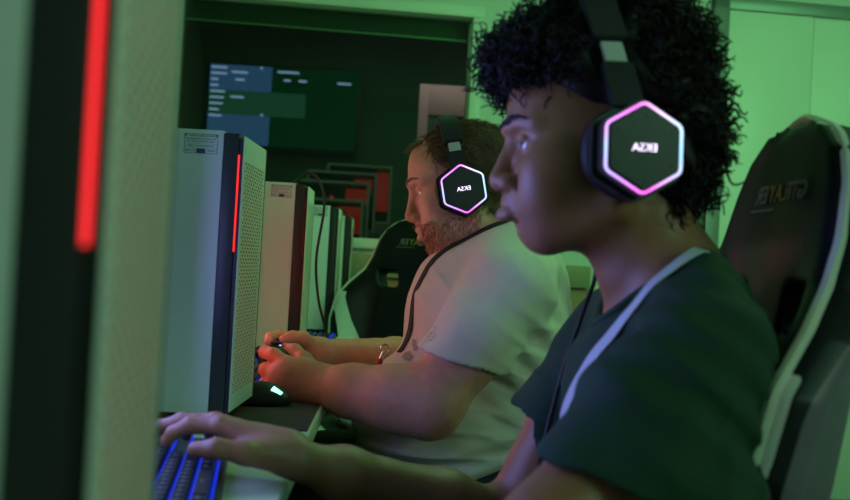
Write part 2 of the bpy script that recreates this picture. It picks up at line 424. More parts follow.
# ================================================================== computer towers
def fan_bm(n=7, r=.052):
    bm = nb()
    for i in range(n):
        a = 2*PI*i/n; ca, sa = math.cos(a), math.sin(a)
        vs = [bm.verts.new((x, y*ca-z*sa, y*sa+z*ca)) for x, y, z in ((-.008, .012, -.004), (.004, .012, .006), (.006, r, .022), (-.008, r, -.006))]
        bm.faces.new(vs)
    cyl(bm, (-.01, 0, 0), (.008, 0, 0), .016, n=20)
    return bm
def make_tower(name, label, group):
    W, H, D = .1, .44, .42
    t = thing(name, label, 'computer', (0, 0, 0), 0, group)
    side = obj('side_panel', B((-D, -W, .016), (-.031, -W+.004, H), .0015), M['pcwhite'], t)
    obj('top_panel', B((-D, -W+.004, H-.004), (-.031, W, H), .0015), M['pcwhite'], t)
    obj('bottom_panel', B((-D, -W+.004, .016), (-.031, W, .02), .001), M['pcdark'], t)
    obj('back_panel', B((-D, -W+.004, .02), (-D+.004, W-.004, H-.004)), M['pcdark'], t)
    bm = nb()   # U frame around the front
    box(bm, (-.031, -W, .016), (-.008, -W+.006, H-.003), .001); box(bm, (-.064, W-.006, .016), (-.008, W, H-.003), .001)
    box(bm, (-.031, -W+.006, H-.012), (-.008, W-.006, H-.003)); box(bm, (-.031, -W+.006, .016), (-.008, W-.006, .026))
    obj('front_frame', bm, M['pcdark'], t)
    obj('mesh_panel', B((-.0009, -W+.001, .02), (0, W-.002, H-.006), .0003), M['plate'], t)
    bm = nb()
    box(bm, (-.0078, -W+.003, .02), (-.001, -W+.012, H-.01)); box(bm, (-.0078, W-.006, .018), (.0006, W-.002, H-.004))
    obj('gasket', bm, M['black'], t)
    obj('added_baffle', B((-.064, -W+.004, .02), (-.06, W-.006, H-.005)), M['pcwhite'], t)  # plate added to block glare through the slots, white to scatter red
    ls = obj('light_strip', B((-.0095, -W-.0006, .26), (-.0055, -W+.003, .405)), M['red'], t); ls['label'] = 'glowing red light strip'
    for z in (.085, .222, .36):
        f = obj('fan', fan_bm(), M['black'], t, loc=(-.04, 0, z))
        bm = nb(); tube(bm, [(0, .059*math.cos(2*PI*k/28), .059*math.sin(2*PI*k/28)) for k in range(28)], .004, 6, True)
        obj('light_ring', bm, M['redfan'], f, loc=(-.013, 0, 0))
    il = obj('light_strip', B((-.10, W-.016, .05), (-.08, W-.010, .38), .001), M['redlow'], t); il['label'] = 'added red light strip inside the case'  # LED bar added for the red light it throws on the gamepad hand
    obj('glass_panel', B((-D+.003, W-.003, .022), (-.065, W, H-.005)), M['pcglass'], t)
    bm = nb(); box(bm, (-.3, W-.05, .2), (-.12, W-.012, .235), .002)
    obj('graphics_card', bm, M['pcdark'], t)
    for x in (-.37, -.07):
        for y in (-.075, .075):
            obj('foot', B((x-.02, y-.012, 0), (x+.02, y+.012, .016), .003), M['rubber'], t)
    st = obj('asset_sticker', B((-.091, -W-.0006, .403), (-.038, -W+.0005, .434), .0002), M['paper'], t)
    bm = nb(); X0, X1, Y = -.0895, -.0395, -W-.0009
    def bar(x0, x1, z0, z1): box(bm, (x0, Y, z0), (x1, Y+.0006, z1))
    bar(X0, X1, .4322, .4330); bar(X0, X1, .4040, .4046); bar(X0, X0+.0007, .404, .433); bar(X1-.0007, X1, .404, .433)
    bar(X0, X0+.003, .429, .433); bar(X1-.003, X1, .429, .433); bar(X0, X1, .4183, .4186); bar(X0, X1, .4112, .4115); bar(X0+.015, X0+.0154, .4115, .4183)
    bar(X0+.0185, X0+.032, .4046, .4112)
    r = random.Random(3)
    for z, x0, x1 in ((.4293, .006, .044), (.4250, .003, .047), (.4212, .004, .044), (.4145, .004, .012), (.4145, .018, .044), (.4075, .002, .016), (.4075, .035, .046)):
        x = X0+x0
        while x < X0+x1:
            w = r.uniform(.0006, .0022); bar(x, x+w, z, z+r.uniform(.0012, .0018)); x += w+r.uniform(.0004, .001)
    obj('sticker_print', bm, M['navy'], st)
    return t
tw = make_tower('computer_tower', 'white computer tower with smoked mesh front, huge and blurred at the left edge', 'white computer towers along the desks')
for c in tw.children:
    if c.get('label') == 'glowing red light strip': c.scale = (.5, 1, 1); c.location.x = -.003
tw.location = (-.114, .462, .74); tw.rotation_euler.z = math.radians(6.0)
for (x, y, z, lb) in ((-.226, 1.6, .742, 'white computer tower standing beyond the blue lit keyboard, red strip beside its mesh front'),
                   (-.215, 2.56, .74, 'white computer tower with a black cable looping over its top'),
                   (-.19, 3.53, .74, 'small white computer tower, third in the row after the blurred one'),
                   (-.175, 4.27, .74, 'white computer tower farthest away beside the window wall')):
    q = dup(tw, (x, y, z), 0, lb)
    if y < 2: q.rotation_euler.z = math.radians(-2.4)
    for c in q.children:
        if y < 2 and 'inside' in c.get('label', ''):
            c.data = c.data.copy(); c.data.materials[0] = M['redfill']  # added strip brightened here as red fill for the hand
        if c.name.startswith('light_strip') and 'inside' not in c['label']: 
            c.scale = (.45, 1, 1); c.location.x = -.0035
            if y > 2:
                c.data = c.data.copy(); c.data.materials[0] = M['stripoff']; c['label'] = 'unlit light strip'

# ================================================================== keyboards
def make_keyboard(label):
    t = thing('keyboard', label, 'keyboard', (0, 0, 0), 0, 'black gaming keyboards')
    obj('case', B((-.067, -.222, 0), (.067, .222, .016), .004), M['black'], t)
    rows = [-.052, -.0285, -.0095, .0095, .0285, .0475]
    kb = {}
    def key(w):
        if w not in kb:
            bm = nb(); vs = box(bm, (-.0082, -w/2, 0), (.0082, w/2, .011)).verts
            for v in vs:
                if v.co.z > .005: v.co.x *= .8; v.co.y *= (w-.0036)/w
            bmesh.ops.bevel(bm, geom=bm.edges[:], offset=.0008, segments=1, affect='EDGES')
            old = set(bm.faces); box(bm, (-.003, -.0018, .0105), (.0012, .0016, .0113))
            for f in bm.faces:
                if f not in old: f.material_index = 1
            me = bpy.data.meshes.new('key'); bm.to_mesh(me); bm.free(); me.materials.append(M['black']); me.materials.append(M['legend'])
            kb[w] = me
        return kb[w]
    r = random.Random(5)
    lay = [[.0165]*16, [.0165]*13+[.036]+[.0165]*3, [.026]+[.0165]*12+[.0265]+[.0165]*3, [.031]+[.0165]*11+[.041], [.041]+[.0165]*10+[.05]+[.0165], [.022]*3+[.115]+[.022]*3+[.0165]*3]
    leg = []
    for x, L in zip(rows, lay):
        gap = .0025; tot = sum(L)+gap*(len(L)-1); sc = .425/tot if tot > .425 else 1; y = -.2125
        for w in L:
            w2 = round(w*sc, 4); o = bpy.data.objects.new('key', key(w2)); link(o, t); o.location = (x, y+w2/2, .0165)
            leg.append((x, y+w2/2)); y += w2+gap*sc
    for a, b in zip(rows[1:], rows[2:]):
        if a > -.01:
            obj('light_strip', B(((a+b)/2-.0008, -.21, .0155), ((a+b)/2+.0008, .212, .0205)), M['blue'], t)
    obj('light_strip', B((.0573, -.21, .0155), (.0596, .212, .0205)), M['blue'], t)
    return t
M['legend'] = mat('key_legend_print', (.3, .36, .42), .5)
k = make_keyboard('black keyboard with blue glowing rows under the dark hand in the foreground'); k.location = (-.237, 1.10, .74); k.rotation_euler.z = math.radians(7.4)
dup(k, (-.30, 2.12, .74), 0, 'black keyboard mostly hidden behind the tower with the red strip')
dup(k, (-.232, 3.0, .743), 0, 'black keyboard with blue glow on the third desk, just beyond the gamepad hands')

# ================================================================== mice and pads
def make_mouse(label):
    t = thing('mouse', label, 'mouse', (0, 0, 0), 0, 'black gaming mice')
    S = SDF((-.075, -.045, -.01), (.075, .045, .06), .002)
    S.ell((.008, 0, .006), (.06, .032, .034), 0); S.ell((-.02, 0, .006), (.045, .030, .022), .015)
    S.cut((0, 0, .0), (0, 0, -1), (-.08, -.05, -.02), (.08, .05, .001))
    V, Q = S.mesh(); mesh_np('shell', V, Q, M['black'], t)
    bm = nb(); cyl(bm, (-.04, -.004, .026), (-.04, .004, .026), .009); obj('scroll_wheel', bm, M['scroll'], t)
    return t
def led(t, m, lab):
    bm = nb(); vs = [bm.verts.new(p) for p in ((.034, -.021, .027), (.05, -.017, .018), (.053, -.013, .021), (.038, -.017, .0315))]
    f = bm.faces.new(vs); g = bmesh.ops.extrude_face_region(bm, geom=[f])
    for v in g['geom']:
        if isinstance(v, bmesh.types.BMVert): v.co += Vector((.001, -.0025, .003))
    bmesh.ops.recalc_face_normals(bm, faces=bm.faces[:])
    o = obj('mouse_light', bm, m, t); o['label'] = lab
def make_pad(x0, x1, y0, y1, label):
    o = obj('mouse_pad', B((x0, y0, .74), (x1, y1, .7425), .001), M['padcloth']); return tag(o, label, 'mouse pad', 'black mouse pads')
m1 = make_mouse('black mouse with a green light beside the pale hand holding the gamepad'); m1.location = (-.228, 1.738, .7425); led(m1, M['green'], 'glowing green light')
m2 = make_mouse('black mouse with a red light on the farthest desk'); m2.location = (-.19, 3.68, .7425); led(m2, M['red'], 'glowing red light')
m3 = make_mouse('black mouse under the hidden near hand of the curly haired gamer'); m3.location = (-.178, .732, .7425)
make_pad(-.335, -.112, 1.5, 1.80, 'black cloth mouse pad under the green lit mouse')
make_pad(-.34, -.112, 2.70, 2.88, 'black cloth mouse pad on the third desk beside the keyboard')
make_pad(-.33, -.115, 3.57, 3.76, 'black cloth mouse pad on the farthest desk')
make_pad(-.33, -.112, .675, .81, 'black cloth mouse pad in front of the blurred computer tower')

# ================================================================== monitors (behind the towers)
def screen_mat(name, c1, c2, s):
    m = bpy.data.materials.new(name); m.use_nodes = True; nt = m.node_tree; nt.nodes.clear()
    tc = nt.nodes.new('ShaderNodeTexCoord'); v = nt.nodes.new('ShaderNodeTexVoronoi'); v.inputs['Scale'].default_value = 9
    nt.links.new(tc.outputs['Object'], v.inputs['Vector'])
    r = nt.nodes.new('ShaderNodeMix'); r.data_type = 'RGBA'; r.inputs[6].default_value = (*c1, 1); r.inputs[7].default_value = (*c2, 1)
    nt.links.new(v.outputs['Distance'], r.inputs[0])
    e = nt.nodes.new('ShaderNodeEmission'); e.inputs[1].default_value = s; nt.links.new(r.outputs[2], e.inputs[0])
    o = nt.nodes.new('ShaderNodeOutputMaterial'); nt.links.new(e.outputs[0], o.inputs[0]); return m
def make_monitor(x, y, rz, sm, label):
    t = thing('monitor', label, 'monitor', (x, y, .74), math.radians(rz), 'monitors standing between the towers')
    obj('housing', B((-.012, -.27, .12), (.008, .27, .44), .004), M['black'], t)
    s = obj('screen', B((.008, -.262, .13), (.0095, .262, .43)), sm, t); s['label'] = 'lit screen'
    obj('stand', B((-.035, -.03, .01), (-.012, .03, .3), .004), M['black'], t)
    obj('base', B((-.1, -.12, 0), (.1, .12, .012), .004), M['black'], t)
make_monitor(-.46, 1.12, -22, screen_mat('blue_game_screen', (.05, .2, 1.), (.5, .42, 1.), 8.5), 'black monitor with a blue screen facing the curly haired gamer')
make_monitor(-.50, 2.04, -22, screen_mat('red_game_screen', (1., .2, .2), (1., .5, .62), 2.5), 'black monitor with a red screen facing the man in white')
make_monitor(-.52, 3.06, 0, screen_mat('dark_game_screen', (.05, .25, .1), (.2, .4, .3), .8), 'black monitor with a dim green screen on the third desk')

# ================================================================== things behind the window
def make_case(label, x, y, z, w, h, lit):
    t = thing('display_case', label, 'computer', (x, y, z), 0, 'towers on the stepped rack behind the window')
    fr = .014; bm = nb()
    box(bm, (-w, -.1, 0), (0, .1, fr)); box(bm, (-w, -.1, h-fr), (0, .1, h)); box(bm, (-w, -.1, fr), (-w+fr, .1, h-fr)); box(bm, (-fr, -.1, fr), (0, .1, h-fr))
    obj('case_frame', bm, M['casegrey'], t)
    obj('back_panel', B((-w+fr, .09, fr), (-fr, .1, h-fr)), M['pcdark'], t)
    a, b, c, d = lit
    q = obj('light_panel', B((a, .06, c), (b, .066, d)), M['dimred'], t); q['label'] = 'dim red glowing panel'
    obj('glass_panel', B((-w+fr, -.1, fr), (-fr, -.097, h-fr)), M['pcglass'], t)
    return t
M['casegrey'] = mat('case_grey_green', (.3, .34, .31), .5)
M['dimred'] = emis('dim_red_panel', (1, .04, .04), .5)
cs = [('tower with red glow behind the window, lowest step of the rack', -.165, 5.35, .95, .47, .365, (-.14, -.02, .19, .335)),
      ('tower with a bright red arc on the second rack step behind the window', -.15, 5.75, 1.08, .42, .36, (-.14, -.02, .24, .33)),
      ('tower with red glow behind the window, third step of the rack', -.12, 6.15, 1.17, .42, .36, (-.14, -.03, .24, .33)),
      ('tower with a tall red strip behind the window, top step of the rack', -.03, 6.55, 1.24, .42, .375, (-.1, -.02, .09, .345))]
rk = thing('stepped_rack', 'dark stepped rack behind the window that carries the red lit towers', 'rack', (-.3, 5.95, 0))
for i, c in enumerate(cs):
    t = make_case(*c)
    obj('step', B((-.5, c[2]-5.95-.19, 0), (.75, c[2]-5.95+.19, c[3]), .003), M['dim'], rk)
    if i == 1:
        bm = nb(); tube(bm, [(-.16+.055*math.cos(a), -.085, .285+.055*math.sin(a)) for a in [PI*(1.05+.5*k/10) for k in range(11)]], .006, 6)
        obj('light_arc', bm, M['red'], t)
# wall screen
t = thing('wall_screen', 'large dark wall screen with a bluish menu seen through the window', 'screen', (-1.33, 7.45, 2.24))
M['scrdark'] = emis('screen_dark', (.0, .035, .012), .5); M['scrblue'] = emis('screen_menu', (.06, .13, .36), .55); M['scrtext'] = emis('screen_text', (.45, .45, 1), .8); M['scrmid'] = emis('screen_panel', (.02, .09, .06), .6)
obj('housing', B((-.12, .03, -.45), (1.02, .07, .18), .004), M['black'], t)
obj('screen', B((-.1, .025, -.43), (1.0, .03, .16)), M['scrdark'], t)
obj('menu_panel', B((-.1, .022, -.43), (.36, .026, .16)), M['scrblue'], t)
obj('menu_panel', B((-.1, .02, -.21), (.62, .024, -.03)), M['scrmid'], t)
bm = nb(); r = random.Random(2)
for k in range(9):
    z = .13-.045*k
    box(bm, (-.09, .0165, z), (-.09+r.uniform(.05, .12), .021, z+.014))
for x, z, w in ((.06, .10, .12), (.09, .045, .07), (.06, -.085, .1), (.27, .14, .02), (.4, .12, .16), (.45, .06, .05), (.56, .06, .06), (.85, .06, .1), (.29, -.21, .02)):
    box(bm, (x, .0165, z), (x+w, .021, z+.014))
obj('menu_text', bm, M['scrtext'], t)
# pink framed board
t = thing('notice_board', 'pink framed board with a dark green panel behind the window', 'board', (.33, 5.25, 1.865))
bm = nb(); box(bm, (-.235, 0, -.35), (-.185, .02, .08), .002); box(bm, (-.185, 0, -.08), (.03, .02, .08), .002)
obj('board_frame', bm, M['pink'], t); obj('dark_panel', B((-.185, .008, -.35), (.03, .014, -.08)), M['dim'], t)
obj('leg', B((-.22, .0, -1.865), (-.2, .02, -.35)), M['steel'], t); obj('leg', B((0, .0, -1.865), (.02, .02, -.35)), M['steel'], t)
# roller blind behind the glass
t = thing('roller_blind', 'dark roller blind wound up along the top of the window', 'blind', (0, 0, 0)); t.matrix_world = WM @ Matrix.Translation((-.34, .075, 2.03))
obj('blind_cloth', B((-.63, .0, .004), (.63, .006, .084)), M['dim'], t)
obj('bottom_rail', B((-.63, -.004, -.004), (.63, .01, .004), .001), M['frame'], t)
# cables
def cable(name, P, r, label, group=None):
    bm = nb(); tube(bm, smoothpath(P), r, 8); o = obj(name, bm, M['cable']); return tag(o, label, 'cable', group)
cable('cable', [(-.33, 2.55, 1.19), (-.275, 2.53, 1.182), (-.245, 2.5, 1.19), (-.22, 2.45, 1.205), (-.19, 2.44, 1.19), (-.172, 2.44, 1.13), (-.185, 2.45, 1.0), (-.176, 2.47, .9), (-.155, 2.5, .82), (-.15, 2.6, .75), (-.17, 2.68, .75), (-.25, 2.72, .752)], .0033, 'black cable hanging down in front of the second visible tower')
cable('cable', [(-.235, 4.1, 1.186), (-.21, 4.08, 1.2), (-.185, 4.06, 1.16), (-.172, 4.05, 1.05), (-.19, 4.03, .87), (-.235, 3.95, .80), (-.24, 3.85, .76), (-.2, 3.72, .762)], .004, 'black cable hanging in front of the farthest tower')
cable('cable', [(-.42, 1.88, .745), (-.34, 1.84, .76), (-.29, 1.83, .745), (-.25, 1.85, .75), (-.24, 1.87, .745), (-.29, 1.893, .748)], .003, 'black cable lying on the desk beyond the green lit mouse')
# ================================================================== gaming chairs
M['vinyl'] = mat('black_vinyl', (.014, .015, .017), .42, bump=.12, bscale=260)
M['vinylw'] = mat('white_vinyl', (.6, .62, .6), .45, bump=.1, bscale=260)
M['piping'] = mat('pale_piping', (.62, .66, .55), .5)
M['thread'] = mat('grey_embroidery', (.2, .24, .24), .6)
M['threadg'] = mat('yellow_embroidery', (.26, .27, .08), .6)
def two_tone():
    m = mat('two_tone_vinyl', (.014, .015, .017), .40, spec=.25, bump=.12, bscale=260); nt = m.node_tree; b = nt.nodes['Principled BSDF']
    at = nt.nodes.new('ShaderNodeVertexColor'); at.layer_name = 'tone'; sp = nt.nodes.new('ShaderNodeSeparateColor'); nt.links.new(at.outputs[0], sp.inputs[0])
    g = nt.nodes.new('ShaderNodeMath'); g.operation = 'GREATER_THAN'; g.inputs[1].default_value = .5; nt.links.new(sp.outputs[0], g.inputs[0])
    x = nt.nodes.new('ShaderNodeMix'); x.data_type = 'RGBA'; x.inputs[6].default_value = (.005, .006, .007, 1); x.inputs[7].default_value = (.6, .62, .6, 1)
    g2 = nt.nodes.new('ShaderNodeMath'); g2.operation = 'GREATER_THAN'; g2.inputs[1].default_value = .5; nt.links.new(sp.outputs[1], g2.inputs[0])
    y = nt.nodes.new('ShaderNodeMix'); y.data_type = 'RGBA'; y.inputs[6].default_value = (.6, .62, .6, 1); y.inputs[7].default_value = (.15, .14, .18, 1)  # rear cover is white; dim light on it put into purple-grey
    nt.links.new(g2.outputs[0], y.inputs[0]); nt.links.new(y.outputs[2], x.inputs[7])
    nt.links.new(g.outputs[0], x.inputs[0]); nt.links.new(x.outputs[2], b.inputs['Base Color']); return m
M['uph'] = two_tone()
HC = [0, .03, .10, .22, .36, .44, .50, .55, .60, .66, .70, .73, .745]
HW = [.17, .195, .215, .24, .258, .252, .225, .19, .172, .155, .13, .085, .02]
WG = [.5, .7, .9, 1, 1, .9, .55, .25, .12, .1, .1, .1, .1]
def make_chair(label):
    t = thing('gaming_chair', label, 'chair', (0, 0, 0), 0, 'black and white gaming chairs')
    Mb = Matrix.Translation((-.25, 0, .455)) @ Matrix.Rotation(math.radians(-10), 4, 'Y')   # backrest frame: x forward, y lateral, z up the back
    S = SDF((-.1, -.31, -.03), (.17, .31, .79), .005)
    def dist(x, y, z):
        zz = np.clip(z, 0, .745); hw = np.interp(zz, HC, HW).astype(np.float32); wg = np.interp(zz, HC, WG)
        a = np.abs(y); u = np.clip((a/np.maximum(hw, .03)-.42)/.5, 0, 1); mid = wg*.085*u*u*(3-2*u)
        head = np.clip((z-.52)/.08, 0, 1)*np.clip(1-a/.2, 0, 1)*.012 + .012*np.exp(-((z-.2)/.1)**2)*np.exp(-(a/.1)**2)
        dth = np.abs(x-mid-head*.5)-(.034+head*.5)
        dl = np.maximum((a-hw)*.93, np.maximum(z-.748, -z)); r = .028
        p = np.maximum(dl+r, 0); q = np.maximum(dth+r, 0)
        return np.sqrt(p*p+q*q)-r+np.minimum(np.maximum(dl+r, dth+r), 0)
    S.op(dist, (-.1, -.3, -.02), (.17, .3, .78), 0)
    for s in (-1, 1):                                   # the two belt openings
        def hole(x, y, z, s=s):
            cy = s*(.088+.18*(z-.52)); hw = .033+.06*(z-.52)
            p = np.maximum(np.abs(y-cy)-hw+.012, 0); q = np.maximum(np.abs(z-.525)-.027+.012, 0)
            return np.sqrt(p*p+q*q)-.012+0*x
        S.op(hole, (-.1, min(s*.03, s*.15), .47), (.17, max(s*.03, s*.15), .58), .012, True)
    V, Q = S.mesh(); V = relax(V, Q, 3)
    Cn = V[Q].mean(1); N = np.cross(V[Q[:, 2]]-V[Q[:, 0]], V[Q[:, 3]]-V[Q[:, 1]]); N /= np.linalg.norm(N, axis=1, keepdims=True)+1e-12
    hw = np.interp(Cn[:, 2], HC, HW); a = np.abs(Cn[:, 1])/hw; z = Cn[:, 2]
    mn = np.minimum; hw = np.interp(V[:, 2], HC, HW); a = np.abs(V[:, 1])/hw; z = V[:, 2]; nx = vnormals(V, Q)[:, 0]
    inset = (1-np.sqrt(((a-.93)/.13)**2+((z-.20)/.19)**2))*.03
    wing = mn(mn((a-.60-.25*np.clip((z-.30)/.16, 0, 1))*hw, .46-z), -inset)
    low = mn((.62-a)*hw, .17-.25*(a-.2)-z)
    rear = np.clip((V[:, 0]-np.interp(z, HC, WG)*.085*np.clip((a-.42)/.5, 0, 1)-.012)*1., -.03, .03)   # >0 on the front side
    white = np.maximum(mn(np.maximum(wing, low), rear), mn(.50-z, np.clip(-(V[:, 0]-np.interp(z, HC, WG)*.085*np.clip((a-.42)/.5, 0, 1)**2*(3-2*np.clip((a-.42)/.5, 0, 1)))-.004-.1*np.clip(z-.42, 0, 1), -.03, .03)))
    tone = np.repeat(np.clip(.5+white*25, 0, 1)[:, None], 3, 1); tone[:, 1] = np.clip(.5+(-rear-.006)*25, 0, 1)
    V4 = (np.array(Mb.to_3x3()) @ V.T).T+np.array(Mb.translation)
    br = mesh_np('backrest', V4, Q, M['uph'], t, tone=tone)
    # piping round the front edge
    P = []
    zs = np.linspace(.02, .74, 46); f = lambda zz: max(.012, float(np.interp(zz, HC, HW))-.012)
    fx = lambda zz: float(np.interp(zz, HC, WG))*.085+.024
    side = [(fx(zz), f(zz), zz) for zz in zs]
    P = side+[(fx(.745), 0, .746)]+[(x, -y, zz) for x, y, zz in side[::-1]]
    P = smoothpath(P, 2)
    bm = nb(); tube(bm, P, .0075, 8); bm.transform(Mb)
    p = obj('piping', bm, M['piping'], t); p['label'] = 'pale piping along the edge'
    # mirrored maker name on the headrest
    for s, dy, m in (('GTP', .052, M['thread']), ('LAY', .004, M['threadg']), ('ER', -.042, M['thread'])):
        o = textmesh('headrest_lettering', s, .030, m, t, mirror=True, ext=.0008, bold=.0004)
        o.data.transform(Mb @ Matrix.Translation((.0468, dy, .655)) @ Matrix.Rotation(PI/2, 4, 'Z') @ Matrix.Rotation(PI/2, 4, 'X'))
    bm = box(nb(), (.0462, -.07, .636), (.0472, .0, .638)); bm.transform(Mb); obj('headrest_lettering', bm, M['thread'], t)
    # seat
    S = SDF((-.3, -.32, .3), (.32, .32, .52), .006)
    def seat(x, y, z):
        u = np.clip((np.abs(y)-.15)/.09, 0, 1); top = .455+.045*u*u*(3-2*u); mid = (top+.375)/2; hh = (top-.375)/2; r = .035
        p = np.maximum(np.maximum(np.abs(x)-.26, np.abs(y)-.27)+r, 0); q = np.maximum(np.abs(z-mid)-hh+r, 0)
        return np.sqrt(p*p+q*q)-r+np.minimum(np.maximum(np.maximum(np.abs(x)-.26, np.abs(y)-.27)+r, np.abs(z-mid)-hh+r), 0)
    S.op(seat, (-.28, -.3, .33), (.28, .3, .51), 0); V, Q = S.mesh(); V = relax(V, Q, 2)
    c = V[Q].mean(1); mi = ((np.abs(c[:, 1]) > .16) & (c[:, 0] > -.1)).astype(int)
    mesh_np('seat', V, Q, [M['vinyl'], M['vinylw']], t, mi=mi)
    bm = nb(); cyl(bm, (0, 0, .1), (0, 0, .38), .028); cyl(bm, (0, 0, .2), (0, 0, .38), .04); obj('gas_lift', bm, M['black'], t)
    bm = nb(); box(bm, (-.15, -.1, .355), (.12, .1, .38), .006); box(bm, (-.29, -.2, .36), (-.1, -.16, .385), .004); box(bm, (-.29, .16, .36), (-.1, .2, .385), .004); obj('seat_plate', bm, M['steel'], t)
    for s in (-1, 1):
        bm = nb(); tube(bm, smoothpath([(-.22, s*.285, .38), (-.27, s*.29, .45), (-.265, s*.275, .55)], 6), .017, 8); obj('recliner_bracket', bm, M['black'], t)
    for i in range(5):
        a = 2*PI*i/5+.3; d = Vector((math.cos(a), math.sin(a), 0))
        bm = nb(); tube(bm, [Vector((0, 0, .105)), d*.16+Vector((0, 0, .1)), d*.31+Vector((0, 0, .08))], [.034, .028, .018], 10); L = obj('base_arm', bm, M['black'], t)
        s = Vector((-d.y, d.x, 0)); bm = nb()
        for q in (-1, 1): cyl(bm, d*.31+s*(.006*q)+Vector((0, 0, .03)), d*.31+s*(.026*q)+Vector((0, 0, .03)), .03)
        cyl(bm, d*.31+Vector((0, 0, .03)), d*.31+Vector((0, 0, .09)), .008)
        obj('caster', bm, M['rubber'], L)
    return t
ch = make_chair('black gaming chair with pale piping behind the curly haired gamer at the right')
ch.location = (.122, 1.135, -.005); ch.rotation_euler.z = PI+math.radians(1)
dup(ch, (.21, 2.04, 0), PI, 'black gaming chair mostly hidden behind the man in the white T-shirt')
far = dup(ch, (-.085, 3.08, -.0), math.radians(-120), 'empty black and white gaming chair standing beyond the man in white')
far.scale = (1, 1, .965)
# ================================================================== people
M['skinA'] = skin_mat('brown_skin', .46); M['skinB'] = skin_mat('pale_skin', .5)
M['eyewhite'] = mat('eye_white', (.75, .73, .7), .12, coat=1.)
M['iris'] = mat('dark_iris', (.03, .018, .012), .08, coat=1.); M['irisb'] = mat('grey_iris', (.12, .16, .17), .08, coat=1.)
M['hairA'] = mat('black_curly_hair', (.008, .0065, .006), .55, spec=.3)
M['hairB'] = mat('light_brown_hair', (.20, .125, .06), .5, var=.35, vscale=80)
M['beardB'] = mat('ginger_beard', (.42, .2, .1), .55, var=.3, vscale=80)
M['teeA'] = mat('dark_green_cotton', (.005, .042, .019), .85, var=.12, vscale=25, bump=.35, bscale=700)
M['teeB'] = mat('off_white_cotton', (.66, .64, .55), .85, var=.05, vscale=25, bump=.3, bscale=700)
M['denim'] = mat('dark_trousers', (.012, .013, .016), .85, var=.2, bump=.3, bscale=500)
M['shoe'] = mat('black_shoe', (.02, .02, .02), .5)

def frame(o, pitch=0., yaw=0., sc=1.):
    # local (forward, to the near side, up) -> world for someone facing -X
    cp, sp, cy, sy = math.cos(pitch), math.sin(pitch), math.cos(yaw), math.sin(yaw)
    f = np.array([-cp*cy, -cp*sy, -sp]); s = np.array([sy, -cy, 0.]); u = np.array([-sp*cy, -sp*sy, cp])
    R = np.stack([f, s, u], 1)
    return (lambda p: np.array(o)+sc*(R @ np.array(p, float))), R, sc

def head(S, Fr, p):
    W_, R, c = Fr; jz = p.get('jaw', 1.)
    W = lambda q: W_((q[0], q[1], q[2]*jz if q[2] < 0 else q[2]))
    def E(ce, r, k=.012, sub=False, rot=None):
        RR = R if rot is None else R @ rot
        S.ell(W(ce), np.array(r)*c, k*c, RR, sub)
    def Cn(a, b, ra, rb, k=.01, sub=False): S.cone(W(a), W(b), ra*c, rb*c, k*c, sub)
    g = p.get
    fat = g('fat', 0.)
    E((.0, 0, .047), (.101, .076, .084), .0)                       # cranium
    E((.062, 0, .052), (.052, .062, .055), .03)                    # forehead
    E((.045, 0, -.03), (.062, .060+fat*.6, .075), .03)             # face block
    for s in (-1, 1):
        E((.066, s*.048, -.012), (.026, .017, .02), .03)           # cheekbone
        E((.070, s*.036, -.045), (.026, .024+fat*.5, .03), .03)    # cheek
        Cn((.004, s*(.056+fat), -.058), (.066, s*.020, -.091), .019+fat*.5, .017, .025)   # jaw
        Cn((.112, s*.010, .033), (.088, s*.048, .034), .0085, .008, .014)                # brow ridge
    E((.072, 0, -.091), (.020, .024, .017), .02)                   # chin
    E((.083, 0, -.055), (.028, .030, .030), .02)                   # muzzle
    for s in (-1, 1):
        E((.1105, s*.0325, .0105), (.018, .018, .0125), .012, True)    # eye socket
    b = p['nose']; wd = p.get('wide', 1.)
    Cn((.109, 0, .014), (b[0]-.006, 0, b[1]+.006), .0075, .0092, .010)
    E((b[0]-.006, 0, b[1]), (.0105*wd**.5, .0115*wd, .0095*wd), .008)
    Cn((b[0]-.008, 0, b[1]-.004), (.106, 0, -.042), .006, .006, .006)
    for s in (-1, 1):
        E((b[0]-.016, s*.0125*wd, b[1]-.003), (.0105*wd, .0078*wd, .0088*wd), .005)
        E((b[0]-.013, s*.0062, b[1]-.0125), (.0055, .0036, .0042), .003, True)
        E((b[0]-.026, s*.0235*wd, b[1]-.001), (.008, .005, .012), .006, True)
    # lips
    for s in (-1, 1):
        S.chain([W((.1105, 0, -.0535)), W((.108, s*.010, -.0525)), W((.0985, s*.021, -.0585))], np.array([.0062, .0062, .003])*c*p.get('lip', 1), .006*c)
        S.chain([W((.1085+p.get('lo', 0), 0, -.0685)), W((.105+p.get('lo', 0)*.8, s*.010, -.0675)), W((.0975, s*.020, -.0605))], np.array([.0082, .0076, .003])*c*p.get('lip', 1), .006*c)
        Cn((.1165, 0, -.0605), (.098, s*.022, -.0597), .0018, .001, .003, True)
    E((.103, 0, -.0805), (.011, .018, .0055), .008, True)
    # eyes: lids over a ball, with an almond opening
    for s in (-1, 1):
        E((.0895, s*.0315, .0115), (.0148, .0150, .0145), .006)
        E((.1055, s*.0325, .0112), (.013, .0132, .0050+p.get('eye', 0)), .0025, True)
        Cn((.103, s*.021, .0185), (.100, s*.043, .0165), .0022, .002, .005)
    for s in (-1, 1):                                              # ears
        E((-.004, s*.074, .004), (.018, .007, .029), .008); E((-.002, s*.080, .003), (.009, .005, .016), .004, True)

